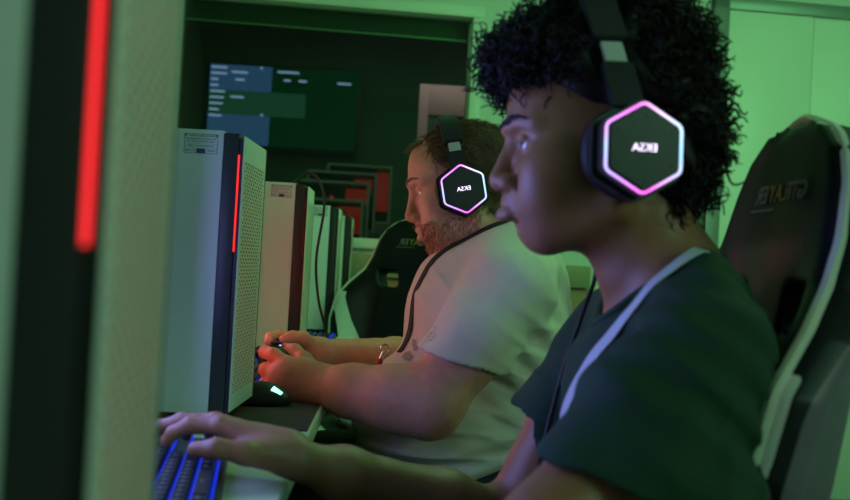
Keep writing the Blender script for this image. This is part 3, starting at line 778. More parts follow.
def eyes(Fr, im, parent, gaze=(1, 0, 0)):
    W, R, c = Fr
    for s in (-1, 1):
        ce = W((.0895, s*.0315, .0112)); bm = nb(); bmesh.ops.create_uvsphere(bm, u_segments=32, v_segments=20, radius=.0131*c)
        bm.transform(Matrix.Translation(ce) @ Matrix(R @ np.eye(3)).to_4x4()); o = obj('eye', bm, [M['eyewhite'], im, M['black']], parent)
        g = R @ np.array(gaze, float); g /= np.linalg.norm(g)
        for f in o.data.polygons:
            n = (np.array(f.center)-ce); n /= np.linalg.norm(n); d = float(n @ g)
            f.material_index = 2 if d > .975 else (1 if d > .895 else 0)
            f.use_smooth = True

def finger(S, P, r, k=.005): S.chain(P, r, k)

def build_body(name, S, m, parent, tone, it=2):
    V, Q = S.mesh(); V = relax(V, Q, it); N = vnormals(V, Q)
    return mesh_np(name, V, Q, m, parent, tone=tone(V)), V, Q, N
def gauss(V, c, r): return np.exp(-(((V-np.array(c))/np.array(r))**2).sum(1))[:, None]
def local(V, Fr):
    W, R, c = Fr; return ((V-W((0, 0, 0))) @ R)/c

def shoes_legs(name, P, hipY, knees, ankle, parent):
    S = SDF((-.5, hipY-.32, -.01), (.55, hipY+.32, .75), .008)
    for (hx, hy, hz), (kx, ky, kz), (ax, ay, az) in P:
        S.cone((hx, hy, hz), (kx, ky, kz), hipY and .092, .068, .03); S.cone((kx, ky, kz), (ax, ay, az), .066, .05, .02)
    S.ell((P[0][0][0]+.03, hipY, P[0][0][2]+.03), (.13, .19, .11), .04)
    for _, _, (ax, ay, az) in P: S.cut((ax, ay, az-.03), (0, 0, -1), (ax-.12, ay-.12, -.01), (ax+.12, ay+.12, az-.03))
    S.disp(lambda x, y, z: wr(x, y, z, [(31, 9, 40, .3, .5), (17, 33, 23, 1.1, .5)], .004))
    V, Q = S.mesh(); V = relax(V, Q, 2); o = mesh_np('trousers', V, Q, M['denim'], parent)
    for _, _, (ax, ay, az) in P:
        S = SDF((ax-.25, ay-.07, -.01), (ax+.12, ay+.07, .14), .006)
        S.cone((ax, ay, .075), (ax, ay, .11), .045, .042, 0); S.cone((ax+.02, ay, .042), (ax-.14, ay, .036), .042, .04, .03); S.cut((0, 0, .004), (0, 0, -1), (ax-.25, ay-.1, -.02), (ax+.15, ay+.1, .004))
        V, Q = S.mesh(); mesh_np('shoe', relax(V, Q, 1), Q, M['shoe'], parent)

# ---------------------------------------------------------------- the curly haired gamer (nearest)
YA = 1.12
A = thing('person', 'person with dark curly hair in a dark green T-shirt typing on the keyboard', 'person', (.3, YA, 0))
def wparent(o, root):          # children are modelled in world space
    o.matrix_parent_inverse = Matrix.Translation(-Vector(root.location)); return o
FA = frame((.236, YA, 1.128), math.radians(1.5), math.radians(-1), 1.0)
S = SDF((-.30, .665, .52), (.47, 1.42, 1.29), .0025)
head(S, FA, dict(nose=(.1265, -.029), lip=1.15, eye=.0008, jaw=.94, wide=1.25, lo=.0045))
S.cone((.272, YA, 1.085), (.318, YA, .94), .054, .064, .03)
S.cone((.245, YA, 1.055), (.268, YA, 1.01), .030, .03, .03)
S.cone((.245, YA, 1.02), (.262, YA, .965), .010, .012, .015)
torsoA = lambda S, d, k: (
    S.ell((.318, YA, .845), (.118-d, .172-d, .145-d), k), S.ell((.345, YA, .66), (.112-d, .160-d, .17-d), .05),
    S.cone((.322, YA-.05, .955), (.305, YA-.175, .925), .056-d, .056-d, .04), S.cone((.322, YA+.05, .955), (.30, YA+.175, .92), .056-d, .056-d, .04),
    S.cone((.325, YA, 1.0), (.315, YA-.12, .955), .05-d, .045-d, .04), S.cone((.325, YA, 1.0), (.315, YA+.12, .955), .05-d, .045-d, .04))
torsoA(S, .012, .03)
shN, elN, wrN = (.300, YA-.185, .918), (.09, .82, .736), (-.098, .740, .777)
shF, elF, wrF = (.298, YA+.185, .915), (.165, 1.285, .668), (-.095, 1.145, .769)
S.chain([shN, (.222, .893, .843), elN], [.050, .044, .041], .02); S.chain([elN, (.03, .792, .750), wrN], [.042, .041, .026], .015)
S.chain([shF, (.238, 1.298, .82), elF], [.048, .042, .038], .02); S.chain([elF, (.08, 1.25, .703), (-.042, 1.185, .746), wrF], [.041, .040, .031, .0215], .02)
# far hand (right hand) on the keyboard
S.chain([wrF, (-.112, 1.150, .776)], [.0215, .021], .01)
for q in ((-.186, 1.158, .801), (-.197, 1.181, .801), (-.190, 1.203, .795), (-.176, 1.222, .789)):
    S.cone((-.108, 1.152+.25*(q[1]-1.18), .776), q, .018, .0118, .016)
finger(S, [(-.186, 1.158, .801), (-.222, 1.163, .799), (-.241, 1.166, .789), (-.248, 1.167, .779)], [.0108, .0092, .0082, .0068])
finger(S, [(-.197, 1.181, .801), (-.237, 1.189, .799), (-.261, 1.193, .790), (-.271, 1.194, .781)], [.0108, .0094, .0084, .0068])
finger(S, [(-.190, 1.203, .795), (-.226, 1.216, .794), (-.237, 1.219, .784), (-.236, 1.219, .776)], [.0104, .009, .008, .0066])
finger(S, [(-.176, 1.222, .789), (-.203, 1.237, .788), (-.212, 1.241, .780), (-.213, 1.242, .775)], [.0095, .008, .0072, .006])
finger(S, [(-.115, 1.137, .774), (-.150, 1.112, .780), (-.180, 1.106, .785), (-.205, 1.110, .782)], [.019, .0125, .0105, .0085], .008)
S.ell((-.135, 1.135, .779), (.028, .018, .014), .012)
# near hand on its mouse
S.chain([wrN, (-.118, .736, .784)], [.026, .025], .008)
for i, dy in enumerate((-.030, -.010, .011, .031)):
    kx, ky = -.192+.006*abs(i-1), .732+dy
    S.cone((-.116, .736+dy*.4, .785), (kx, ky, .797-.003*i), .020, .0115, .016)
    finger(S, [(kx, ky, .797-.003*i), (kx-.034, ky*1.0, .794-.004*i), (kx-.058+.006*abs(i-1), ky, .782-.004*i)], [.0108, .0094, .0072])
finger(S, [(-.128, .760, .778), (-.163, .773, .772), (-.193, .769, .766)], [.017, .0115, .009], .008)
def toneA(V):
    L = local(V, FA); L[:, 2] = np.where(L[:, 2] < 0, L[:, 2]/.94, L[:, 2]); base = np.array([.31, .14, .07]); T = np.repeat(base[None], len(V), 0)
    lipm = np.maximum(gauss(L, (.109, 0, -.054), (.010, .019, .0055)), gauss(L, (.106, 0, -.068), (.010, .018, .0065)))
    T = T*(1-.75*lipm)+np.array([.36, .11, .10])*.75*lipm
    hand = gauss(V, (-.24, 1.18, .78), (.03, .06, .02)); T = T*(1+.25*hand)
    return T
S.disp(lambda x, y, z: 0*x*y*z+.0006*np.sin(90*x+40*y)*np.sin(75*z+50*x))
bodyA, VA, QA, NA = build_body('body', S, M['skinA'], A, toneA); wparent(bodyA, A)
eyes(FA, M['iris'], A, (1, .38, .0))

def brow(Fr, m, parent, n=170, th=.0011, hgt=.0):
    W, R, c = Fr
    for s in (-1, 1):
        t = rng.random(n); f0 = .1185-.031*t**1.6; sd = .012+.037*t; z0 = .031+hgt+.006*np.sin(t*2.6)+rng.normal(size=n)*.0016*(1.2-t)
        P = np.stack([np.stack([f0+.0015, s*sd, z0], 1)+q*np.stack([-.0025+0*t, s*(.006+0*t), .0022-.004*t], 1)+np.array([.0012, 0, 0])*math.sin(q*PI) for q in np.linspace(0, 1, 4)], 1)
        Pw = np.array(W((0, 0, 0)))+c*(P @ R.T)
        # settle on the skin
        o = strands('eyebrow', Pw, th*c, m, parent); wparent(o, parent)
def on_skin(P, V, Q, N, off):
    bv = BVHTree.FromPolygons([tuple(v) for v in V], [tuple(q) for q in Q]); out = np.array(P, float); nn = np.zeros_like(out)
    for i, p in enumerate(P):
        l, n, _, _ = bv.find_nearest(Vector(p)); o = off if np.ndim(off) == 0 else off[i]; out[i] = np.array(l)+np.array(n)*o; nn[i] = n
    return out, nn
def headsub(V, Q, Fr, lim=.16):
    L = local(V, Fr); k = (np.linalg.norm(L, axis=1) < lim); kq = k[Q].all(1)
    idx = -np.ones(len(V), int); idx[k] = np.arange(k.sum()); return V[k], idx[Q[kq]]
hvA, hqA = headsub(VA, QA, FA)
def brow2(Fr, V, Q, m, parent, n=230, th=.0007, up=0.):
    W, R, c = Fr
    for s in (-1, 1):
        t = rng.random(n); z = .034+up+.0065*np.sin(t*2.5)+rng.normal(size=n)*.0022*(1.15-t)
        P0 = np.stack([.13-.03*t**1.7, s*(.011+.038*t), z], 1); P1 = P0+np.stack([-.002+0*t, s*(.007+0*t), .004-.006*t], 1)
        K = []
        for q in np.linspace(0, 1, 4):
            pw = np.array(W((0, 0, 0)))+c*((P0*(1-q)+P1*q) @ R.T); r, _ = on_skin(pw, V, Q, None, .0006+.0014*math.sin(q*PI*.8)); K.append(r)
        wparent(strands('eyebrow', np.stack(K, 1), th*c, m, parent), parent)
brow2(FA, hvA, hqA, M['hairA'], A, 320, .0008)

# T-shirt of the curly haired gamer
S = SDF((.08, .72, .50), (.50, 1.50, 1.08), .004)
torsoA(S, 0, .0)
def sleeve(S, a, b, ra, rb, k=.03): S.cone(a, b, ra, rb, k)
S2 = SDF((.08, .72, .50), (.50, 1.50, 1.08), .004)
sleeve(S2, (.302, YA-.18, .92), (.200, .878, .80), .064, .074)
sleeve(S2, (.25, YA-.20, .87), (.275, .875, .80), .06, .062, .05)
S2.cut((.20, .88, .822), (-.30, 0, -.95), (.08, .72, .68), (.42, .957, .83), .004)
S2.cone((.182, .878, .803), (.13, .855, .765), .050, .054, .004, True)
sleeve(S2, (.298, YA+.18, .918), (.222, 1.302, .79), .064, .066)
S2.cut((.225, 1.30, .806), (-.28, 0, -.96), (.08, 1.262, .68), (.40, 1.5, .83), .004)
S2.cone((.222, 1.300, .80), (.205, 1.297, .76), .047, .052, .004, True)
S.join(S2, .025)
for k, ph, c, r, amp in (((40, -8, 48), .3, (.245, .96, .875), (.07, .12, .07), .006), ((62, 10, -20), 1., (.30, .90, .84), (.06, .08, .07), .006), ((30, 20, 60), 2., (.36, .98, .86), (.06, .1, .1), .006),
                         ((55, 0, 30), .5, (.33, 1.0, .96), (.07, .09, .05), .004), ((20, 0, 70), 1.5, (.22, 1.12, .80), (.08, .16, .10), .006), ((50, 0, 45), .2, (.22, 1.31, .84), (.06, .05, .06), .005)):
    S.disp(lambda x, y, z, k=k, ph=ph, c=c, r=r, amp=amp: crease(x, y, z, k, ph, c, r, amp))
S.cone((.255, YA, 1.09), (.312, YA, .985), .070, .066, .012, True)
S.cone((.235, YA, 1.03), (.262, YA, .985), .05, .045, .02, True)
S.disp(lambda x, y, z: wr(x, y, z, [(38, 12, 55, .3, .5), (-52, 30, 40, 1.7, .5), (20, 60, -22, .9, .4)], .0032))
S.disp(lambda x, y, z: .0055*np.sin(2*PI*(.55*x+.85*z+.2*y)/.048+1.6*np.sin(13*x+9*z))*np.exp(-((x-.27)/.09)**2-((y-.94)/.14)**2-((z-.875)/.11)**2))
S.disp(lambda x, y, z: .005*np.sin(2*PI*(.95*x-.3*z)/.05+1.3*np.sin(17*z))*np.exp(-((x-.35)/.08)**2-((y-.98)/.14)**2-((z-.80)/.12)**2))
V, Q = S.mesh(); V = relax(V, Q, 2)
teeA = wparent(mesh_np('t_shirt', V, Q, M['teeA'], A), A); tvA, tqA = V, Q
# neck ribbing
a = np.linspace(0, 2*PI, 40, endpoint=False)
P = np.stack([.300+.070*np.cos(a)-.004, YA+.070*np.sin(a), 1.000+.030*np.cos(a)-.012*(np.cos(a) < 0)*np.cos(a)**2], 1)
P, _ = on_skin(P, tvA, tqA, None, .001)
for _ in range(6): P = (np.roll(P, 1, 0)+2*P+np.roll(P, -1, 0))/4
bm = nb(); tube(bm, P, .0052, 8, True); wparent(obj('collar', bm, M['teeA'], A), A)
# trousers, shoes
shoes_legs('A', [((.34, YA-.09, .555), (-.12, YA-.13, .555), (-.10, YA-.13, .1)), ((.34, YA+.09, .555), (-.12, YA+.12, .555), (-.16, YA+.12, .1))], YA, None, None, A)
for o in A.children:
    if o.name.startswith(('trousers', 'shoe', 'eye')) and o.matrix_parent_inverse == Matrix.Identity(4): wparent(o, A)

# afro: dark inner volume plus curls
hc = np.array(FA[0]((-.002, 0, .078)))
S = SDF((.02, .92, 1.02), (.42, 1.32, 1.40), .005)
S.ell(FA[0]((-.002, 0, .088)), (.100, .094, .108), .0); S.ell(FA[0]((.090, 0, .106)), (.040, .068, .036), .03); S.ell(FA[0]((-.062, 0, .02)), (.050, .080, .08), .04)
S.disp(lambda x, y, z: wr(x, y, z, [(90, 70, 50, 0, .5), (-60, 95, 80, 2, .5), (75, -60, 100, 1, .5)], .008))
S.ell(FA[0]((.085, 0, .020)), (.078, .14, .058), .01, FA[1], True)
V, Q = S.mesh(); V = relax(V, Q, 1); N = vnormals(V, Q)
hair = wparent(mesh_np('hair', V, Q, M['hairA'], A), A)
LV = local(V, FA)
fl, sl_, zl = LV.T
ok = ~((fl > .005) & (zl < .078)) & (zl > -.06)
ok &= ~((np.abs(sl_) > .03) & (np.hypot(fl+.011, zl-.001) < .068))                       # room for the ear cups
ok &= ~((np.abs(sl_) > .02) & (zl > 0) & (np.abs(fl+.011-.27*(zl-.001)) < .034) & (zl < .20))      # and the head band
ids = np.nonzero(ok)[0]; n = 3000
pk = rng.choice(ids, n); base = V[pk]-N[pk]*.012; D = N[pk]+rng.normal(size=(n, 3))*.33; D /= np.linalg.norm(D, axis=1, keepdims=True)
D[:, 2] -= .15; D /= np.linalg.norm(D, axis=1, keepdims=True)
Lh = rng.uniform(.024, .046, n); u = np.cross(D, rng.normal(size=(n, 3))); u /= np.linalg.norm(u, axis=1, keepdims=True); v = np.cross(D, u)
K = 15; tt = np.linspace(0, 1, K); turns = rng.uniform(1.2, 2.6, n); rad = rng.uniform(.003, .0068, n)
ph = turns[:, None]*2*PI*tt[None, :]
P = base[:, None]+D[:, None]*(Lh[:, None]*tt)[:, :, None]+(rad[:, None]*np.minimum(1, tt*4)*np.cos(ph))[:, :, None]*u[:, None]+(rad[:, None]*np.minimum(1, tt*4)*np.sin(ph))[:, :, None]*v[:, None]
curl = strands('hair_curls', P, rng.uniform(.0011, .0021, n), M['hairA'], A, 4, .5); wparent(curl, A)

# ---------------------------------------------------------------- the man in white
YB = 2.02
Bp = thing('person', 'person with short hair and ginger beard in a white T-shirt holding a gamepad', 'person', (.2, YB, 0))
FB = frame((.150, YB, 1.150), math.radians(12), math.radians(1), 1.04)
S = SDF((-.27, 1.62, .50), (.46, 2.42, 1.30), .003)
head(S, FB, dict(nose=(.128, -.028), lip=.85, fat=.008, eye=-.0008, jaw=1.09))
W = FB[0]
S.ell(W((.035, 0, -.088)), (.055, .062, .035), .03); S.cone((.165, YB, 1.07), (.235, YB, .99), .074, .085, .03)
torsoB = lambda S, d, k: (
    S.ell((.185, YB, .90), (.150-d, .205-d, .165-d), k), S.ell((.135, YB, .69), (.195-d, .215-d, .165-d), .06), S.ell((.245, YB, .84), (.125-d, .215-d, .25-d), .06),
    S.cone((.235, YB-.06, 1.015), (.222, YB-.205, .965), .072-d, .070-d, .05), S.cone((.235, YB+.06, 1.015), (.222, YB+.205, .965), .072-d, .070-d, .05),
    S.cone((.24, YB, 1.055), (.235, YB-.14, 1.01), .065-d, .055-d, .05), S.cone((.24, YB, 1.055), (.235, YB+.14, 1.01), .065-d, .055-d, .05))
torsoB(S, .014, .03)
shN, elN, wrN = (.215, YB-.215, .95), (.078, 1.735, .757), (-.108, 1.802, .770)
shF, elF, wrF = (.215, YB+.215, .95), (.115, 2.27, .775), (-.135, 2.03, .806)
S.chain([shN, (.135, 1.77, .84), elN], [.062, .060, .054], .02); S.chain([elN, (.015, 1.752, .762), (-.06, 1.783, .767), wrN], [.055, .052, .042, .033], .035)
S.chain([shF, (.15, 2.27, .86), elF], [.062, .058, .05], .02); S.chain([elF, (.02, 2.18, .79), wrF], [.05, .046, .030], .015)
# near hand (left hand) round the gamepad
hn = lambda P: [(p[0]+.007, p[1], p[2]-.009) for p in P]
finger2 = lambda S, P, r, k: finger(S, hn(P), [q*1.1 for q in r], k)
for q, r in (((-.186, 1.828, .812), .0145), ((-.203, 1.826, .797), .0145), ((-.204, 1.824, .779), .0138), ((-.193, 1.822, .762), .012)):
    S.cone((-.112, 1.806, .768+.35*(q[2]-.787)), hn([q])[0], .026, r*1.1, .02)
S.ell((-.150, 1.816, .776), (.048, .024, .035), .025)
finger2(S, [(-.186, 1.828, .812), (-.213, 1.842, .826), (-.232, 1.862, .829), (-.236, 1.878, .825)], [.0130, .0118, .0106, .0092], .005)
finger2(S, [(-.203, 1.826, .797), (-.226, 1.843, .799), (-.226, 1.868, .792), (-.208, 1.876, .787)], [.0130, .0120, .0106, .009], .005)
finger2(S, [(-.204, 1.824, .779), (-.223, 1.842, .776), (-.218, 1.866, .772), (-.200, 1.872, .770)], [.0125, .0115, .010, .009], .005)
finger2(S, [(-.193, 1.822, .762), (-.208, 1.838, .758), (-.203, 1.856, .757), (-.188, 1.862, .757)], [.0112, .0102, .009, .008], .005)
finger2(S, [(-.135, 1.828, .795), (-.158, 1.850, .818), (-.178, 1.872, .832), (-.198, 1.888, .836)], [.021, .0145, .0122, .0095], .01)
# far hand (right hand)
for q, r in (((-.192, 2.018, .832), .0135), ((-.205, 2.022, .815), .0135), ((-.205, 2.024, .797), .013), ((-.195, 2.024, .78), .0115)):
    S.cone((-.140, 2.028, .804+.35*(q[2]-.806)), q, .024, r, .018)
finger(S, [(-.192, 2.018, .832), (-.217, 2.004, .841), (-.232, 1.982, .838), (-.232, 1.968, .83)], [.0122, .0112, .01, .0088], .005)
finger(S, [(-.205, 2.022, .815), (-.227, 2.006, .812), (-.225, 1.98, .803), (-.207, 1.974, .797)], [.0122, .0112, .01, .0088], .005)
finger(S, [(-.205, 2.024, .797), (-.224, 2.006, .79), (-.218, 1.982, .783), (-.200, 1.978, .78)], [.0118, .0108, .0096, .0088], .005)
finger(S, [(-.195, 2.024, .78), (-.209, 2.008, .772), (-.202, 1.99, .768), (-.188, 1.985, .768)], [.0106, .0096, .0086, .008], .005)
finger(S, [(-.150, 2.014, .822), (-.168, 1.992, .838), (-.187, 1.970, .842), (-.202, 1.955, .838)], [.019, .0138, .0115, .009], .01)
def toneB(V):
    L = local(V, FB); base = np.array([.62, .33, .225]); T = np.repeat(base[None], len(V), 0)
    lipm = np.maximum(gauss(L, (.109, 0, -.054), (.010, .019, .005)), gauss(L, (.106, 0, -.068), (.010, .018, .006)))
    T = T*(1-.6*lipm)+np.array([.5, .2, .17])*.6*lipm
    T = T*(1-.25*gauss(L, (.125, 0, -.03), (.02, .02, .02))*np.array([0, .7, .7])); T = T*(1-.22*gauss(L, (.07, 0, -.085), (.06, .07, .03))*np.array([.4, 1, 1]))
    return T
S.disp(lambda x, y, z: 0*x*y*z+.0007*np.sin(90*x+40*y)*np.sin(75*z+50*x))
bodyB, VB, QB, NB = build_body('body', S, M['skinB'], Bp, toneB); wparent(bodyB, Bp)
eyes(FB, M['irisb'], Bp, (1, 0, -.12))
hvB, hqB = headsub(VB, QB, FB, .2)
brow2(FB, hvB, hqB, M['hairB'], Bp, 200, .0007)
nvB = vnormals(hvB, hqB); LB = local(hvB, FB)
def furs(name, ids, n, ln, comb, r, m, parent, lift=.5, K=5, jit=.35):
    pk = rng.choice(ids, n); b = hvB[pk]-nvB[pk]*.001; nr = nvB[pk]
    cd = comb(LB[pk]) @ FB[1].T+rng.normal(size=(n, 3))*jit; cd -= nr*(cd*nr).sum(1, keepdims=True); cd /= np.linalg.norm(cd, axis=1, keepdims=True)+1e-9
    l = rng.uniform(*ln, n)[:, None]; K_ = []
    for q in np.linspace(0, 1, K):
        K_.append(b+nr*l*lift*(q-.45*q*q)+cd*l*q)
    return wparent(strands(name, np.stack(K_, 1), r, m, parent), parent)
f, s, z = LB.T
hairmask = (z > .03) & ~((f > .075-.25*np.maximum(0, np.abs(s)-.05)) & (z < .105)) & ~((f > .035) & (z < .06)) | ((f < -.02) & (z > -.045))
ids = np.nonzero(hairmask & (np.linalg.norm(LB, axis=1) < .16))[0]
hb = furs('hair', ids, 9000, (.022, .04), lambda L: np.stack([-.5+1.1*(L[:, 0] > .075), .25*np.sign(L[:, 1]), -.15+.5*(L[:, 0] > .075)], 1), .0009, M['hairB'], Bp, .42)
bmask = (z < -.043) & (z > -.125) & (f > .0) & ((np.abs(s) > .03) | (f > .05)) & ~((np.abs(s) < .024) & (z > -.074) & (z < -.05)) & ~((z > -.062) & (np.abs(s) < .034) & (f < .085) & (f > .07))
bmask |= (z < -.01) & (z > -.06) & (f > -.005) & (f < .03) & (np.abs(s) > .05)
ids = np.nonzero(bmask)[0]
furs('beard', ids, 3600, (.006, .014), lambda L: np.stack([.35+0*L[:, 0], 0*L[:, 0], -1+0*L[:, 0]], 1), .00045, M['beardB'], Bp, .55, 4)
# white T-shirt
S = SDF((-.12, 1.60, .47), (.50, 2.44, 1.16), .005)
torsoB(S, 0, .0)
S2 = SDF((-.12, 1.60, .47), (.50, 2.44, 1.16), .005)
sleeve(S2, (.222, YB-.20, .965), (.118, 1.758, .815), .078, .080); sleeve(S2, (.222, YB+.20, .965), (.14, 2.28, .83), .078, .078)
S2.disp(lambda x, y, z: wr(x, y, z, [(30, 14, 42, .3, .5), (-40, 26, 30, 1.7, .5), (16, 46, -22, .9, .4)], .0048))
S2.cut((.128, 1.76, .832), (-.26, 0, -.96), (-.06, 1.6, .68), (.32, 1.88, .85), .004); S2.cut((.14, 2.28, .85), (-.2, 0, -.97), (-.06, 2.16, .68), (.32, 2.44, .85), .004)
S2.cone((.148, 1.776, .862), (.095, 1.745, .78), .064, .072, .004, True); S2.cone((.155, 2.275, .87), (.12, 2.27, .78), .062, .068, .004, True)
S.disp(lambda x, y, z: wr(x, y, z, [(30, 14, 42, .3, .5), (-40, 26, 30, 1.7, .5), (16, 46, -22, .9, .4)], .0048), (-.2, 1.8, .4), (.5, 2.5, 1.2))
S.disp(lambda x, y, z: .008*np.sin(2*PI*(.6*x+.8*z)/.052+1.6*np.sin(14*x-6*z))*np.exp(-((x-.23)/.10)**2-((y-1.82)/.12)**2-((z-.86)/.13)**2))
S.disp(lambda x, y, z: .0065*np.sin(2*PI*(1.0*z-.25*x)/.05+1.2*np.sin(12*x))*np.exp(-((x-.15)/.25)**2-((z-.64)/.08)**2)+0*y)
S.join(S2, .03)
for k, ph, c, r, amp in (((30, 0, 46), .3, (.20, 1.80, .88), (.07, .08, .06), .009), ((48, 10, -26), 1., (.14, 1.77, .88), (.06, .06, .06), .007), ((18, -10, 60), 2., (.28, 1.84, .80), (.09, .08, .13), .010),
                         ((10, 0, 75), .5, (.12, 1.85, .66), (.16, .14, .09), .010), ((45, 10, 30), 1.5, (.10, 1.93, .93), (.07, .1, .07), .007), ((60, 0, 35), .8, (.26, 1.86, 1.0), (.08, .09, .05), .006)):
    S.disp(lambda x, y, z, k=k, ph=ph, c=c, r=r, amp=amp: crease(x, y, z, k, ph, c, r, amp))
S.cone((.145, YB, 1.13), (.21, YB, 1.035), .094, .088, .012, True)
S.cut((.15, YB, .565), (.05, 0, -1), (-.15, 1.7, .45), (.45, 2.35, .60), .008)
V, Q = S.mesh(); V = relax(V, Q, 2)
wparent(mesh_np('t_shirt', V, Q, M['teeB'], Bp), Bp); tvB, tqB = V, Q
a = np.linspace(0, 2*PI, 40, endpoint=False)
P = np.stack([.195+.09*np.cos(a), YB+.09*np.sin(a), 1.04+.05*np.cos(a)], 1); P, _ = on_skin(P, tvB, tqB, None, .001)
for _ in range(6): P = (np.roll(P, 1, 0)+2*P+np.roll(P, -1, 0))/4
bm = nb(); tube(bm, P, .006, 8, True); wparent(obj('collar', bm, M['teeB'], Bp), Bp)
shoes_legs('B', [((.24, YB-.11, .555), (-.22, YB-.15, .56), (-.18, YB-.15, .1)), ((.24, YB+.11, .555), (-.22, YB+.14, .56), (-.26, YB+.14, .1))], YB, None, None, Bp)
for o in Bp.children:
    if o.name.startswith(('trousers', 'shoe', 'eye')) and o.matrix_parent_inverse == Matrix.Identity(4): wparent(o, Bp)

M['print'] = mat('grey_shirt_print', (.34, .32, .3), .85, bump=.3, bscale=700)
nT = vnormals(tvB, tqB); cT = tvB[tqB].mean(1)
def print_patch(c, r, rot):
    c, _ = on_skin([c], tvB, tqB, None, 0.); d = cT-c[0]; u = d[:, 1]*math.cos(rot)+d[:, 2]*math.sin(rot); v = -d[:, 1]*math.sin(rot)+d[:, 2]*math.cos(rot)
    near = (np.linalg.norm(d, axis=1) < .06) & (cT[:, 1] > 1.87) & ((u/r[0])**2+(v/r[1])**2 < 1+.25*np.sin(u*260))
    q = tqB[near]; ids, inv = np.unique(q, return_inverse=True)
    wparent(mesh_np('shirt_print', tvB[ids]+nT[ids]*.0012, inv.reshape(q.shape), M['print'], Bp), Bp)
for c, r, rot in (((.012, 1.905, .868), (.022, .005), .5), ((.02, 1.90, .842), (.014, .007), .3)): print_patch(c, r, rot)
# ================================================================== headsets
M['cushion'] = mat('black_leatherette', (.016, .016, .018), .6, bump=.2, bscale=300)
M['cupblack'] = mat('black_gloss_plastic', (.02, .021, .024), .3)
M['plate2'] = mat('dark_grey_plate', (.035, .036, .036), .38)
M['alu'] = mat('brushed_light_metal', (.62, .64, .6), .4, .4)
def ring_mat():
    m = bpy.data.materials.new('rainbow_led'); m.use_nodes = True; nt = m.node_tree; nt.nodes.clear(); N = nt.nodes.new; L = nt.links.new
    tc = N('ShaderNodeTexCoord'); sx = N('ShaderNodeSeparateXYZ'); L(tc.outputs['Object'], sx.inputs[0])
    at = N('ShaderNodeMath'); at.operation = 'ARCTAN2'; L(sx.outputs['Z'], at.inputs[0]); L(sx.outputs['X'], at.inputs[1])
    mr = N('ShaderNodeMapRange'); mr.inputs[1].default_value = -PI; mr.inputs[2].default_value = PI; L(at.outputs[0], mr.inputs[0])
    cr = N('ShaderNodeValToRGB'); e = cr.color_ramp.elements
    cols = [(0, (.45, .62, 1)), (.13, (.6, .35, 1)), (.27, (1, .12, .85)), (.36, (.75, .5, 1)), (.48, (.35, .75, 1)), (.57, (.55, .8, 1)), (.68, (.9, .7, 1)), (.78, (1, .2, .9)), (.92, (.75, .35, 1)), (1, (.45, .62, 1))]
    e[0].position = 0; e[0].color = (*cols[0][1], 1); e[1].position = 1; e[1].color = (*cols[-1][1], 1)
    for p, c in cols[1:-1]:
        x = e.new(p); x.color = (*c, 1)
    L(mr.outputs[0], cr.inputs[0]); em = N('ShaderNodeEmission'); em.inputs[1].default_value = 1.5; L(cr.outputs[0], em.inputs[0])
    o = N('ShaderNodeOutputMaterial'); L(em.outputs[0], o.inputs[0]); return m
M['ring'] = ring_mat(); M['logo'] = emis('white_violet_logo', (.85, .75, 1), 2.2)
def hexa(R, rc=.2, n=5):
    # rounded hexagon, point up
    c = [(R*math.sin(PI/3*k), R*math.cos(PI/3*k)) for k in range(6)]; out = []
    for k in range(6):
        p, a, b = Vector(c[k]), Vector(c[k-1]), Vector(c[(k+1) % 6])
        p0 = p.lerp(a, rc); p1 = p.lerp(b, rc)
        for q in range(n+1):
            t = q/n; out.append(tuple(p0*(1-t)**2+p*2*t*(1-t)+p1*t*t))
    return out
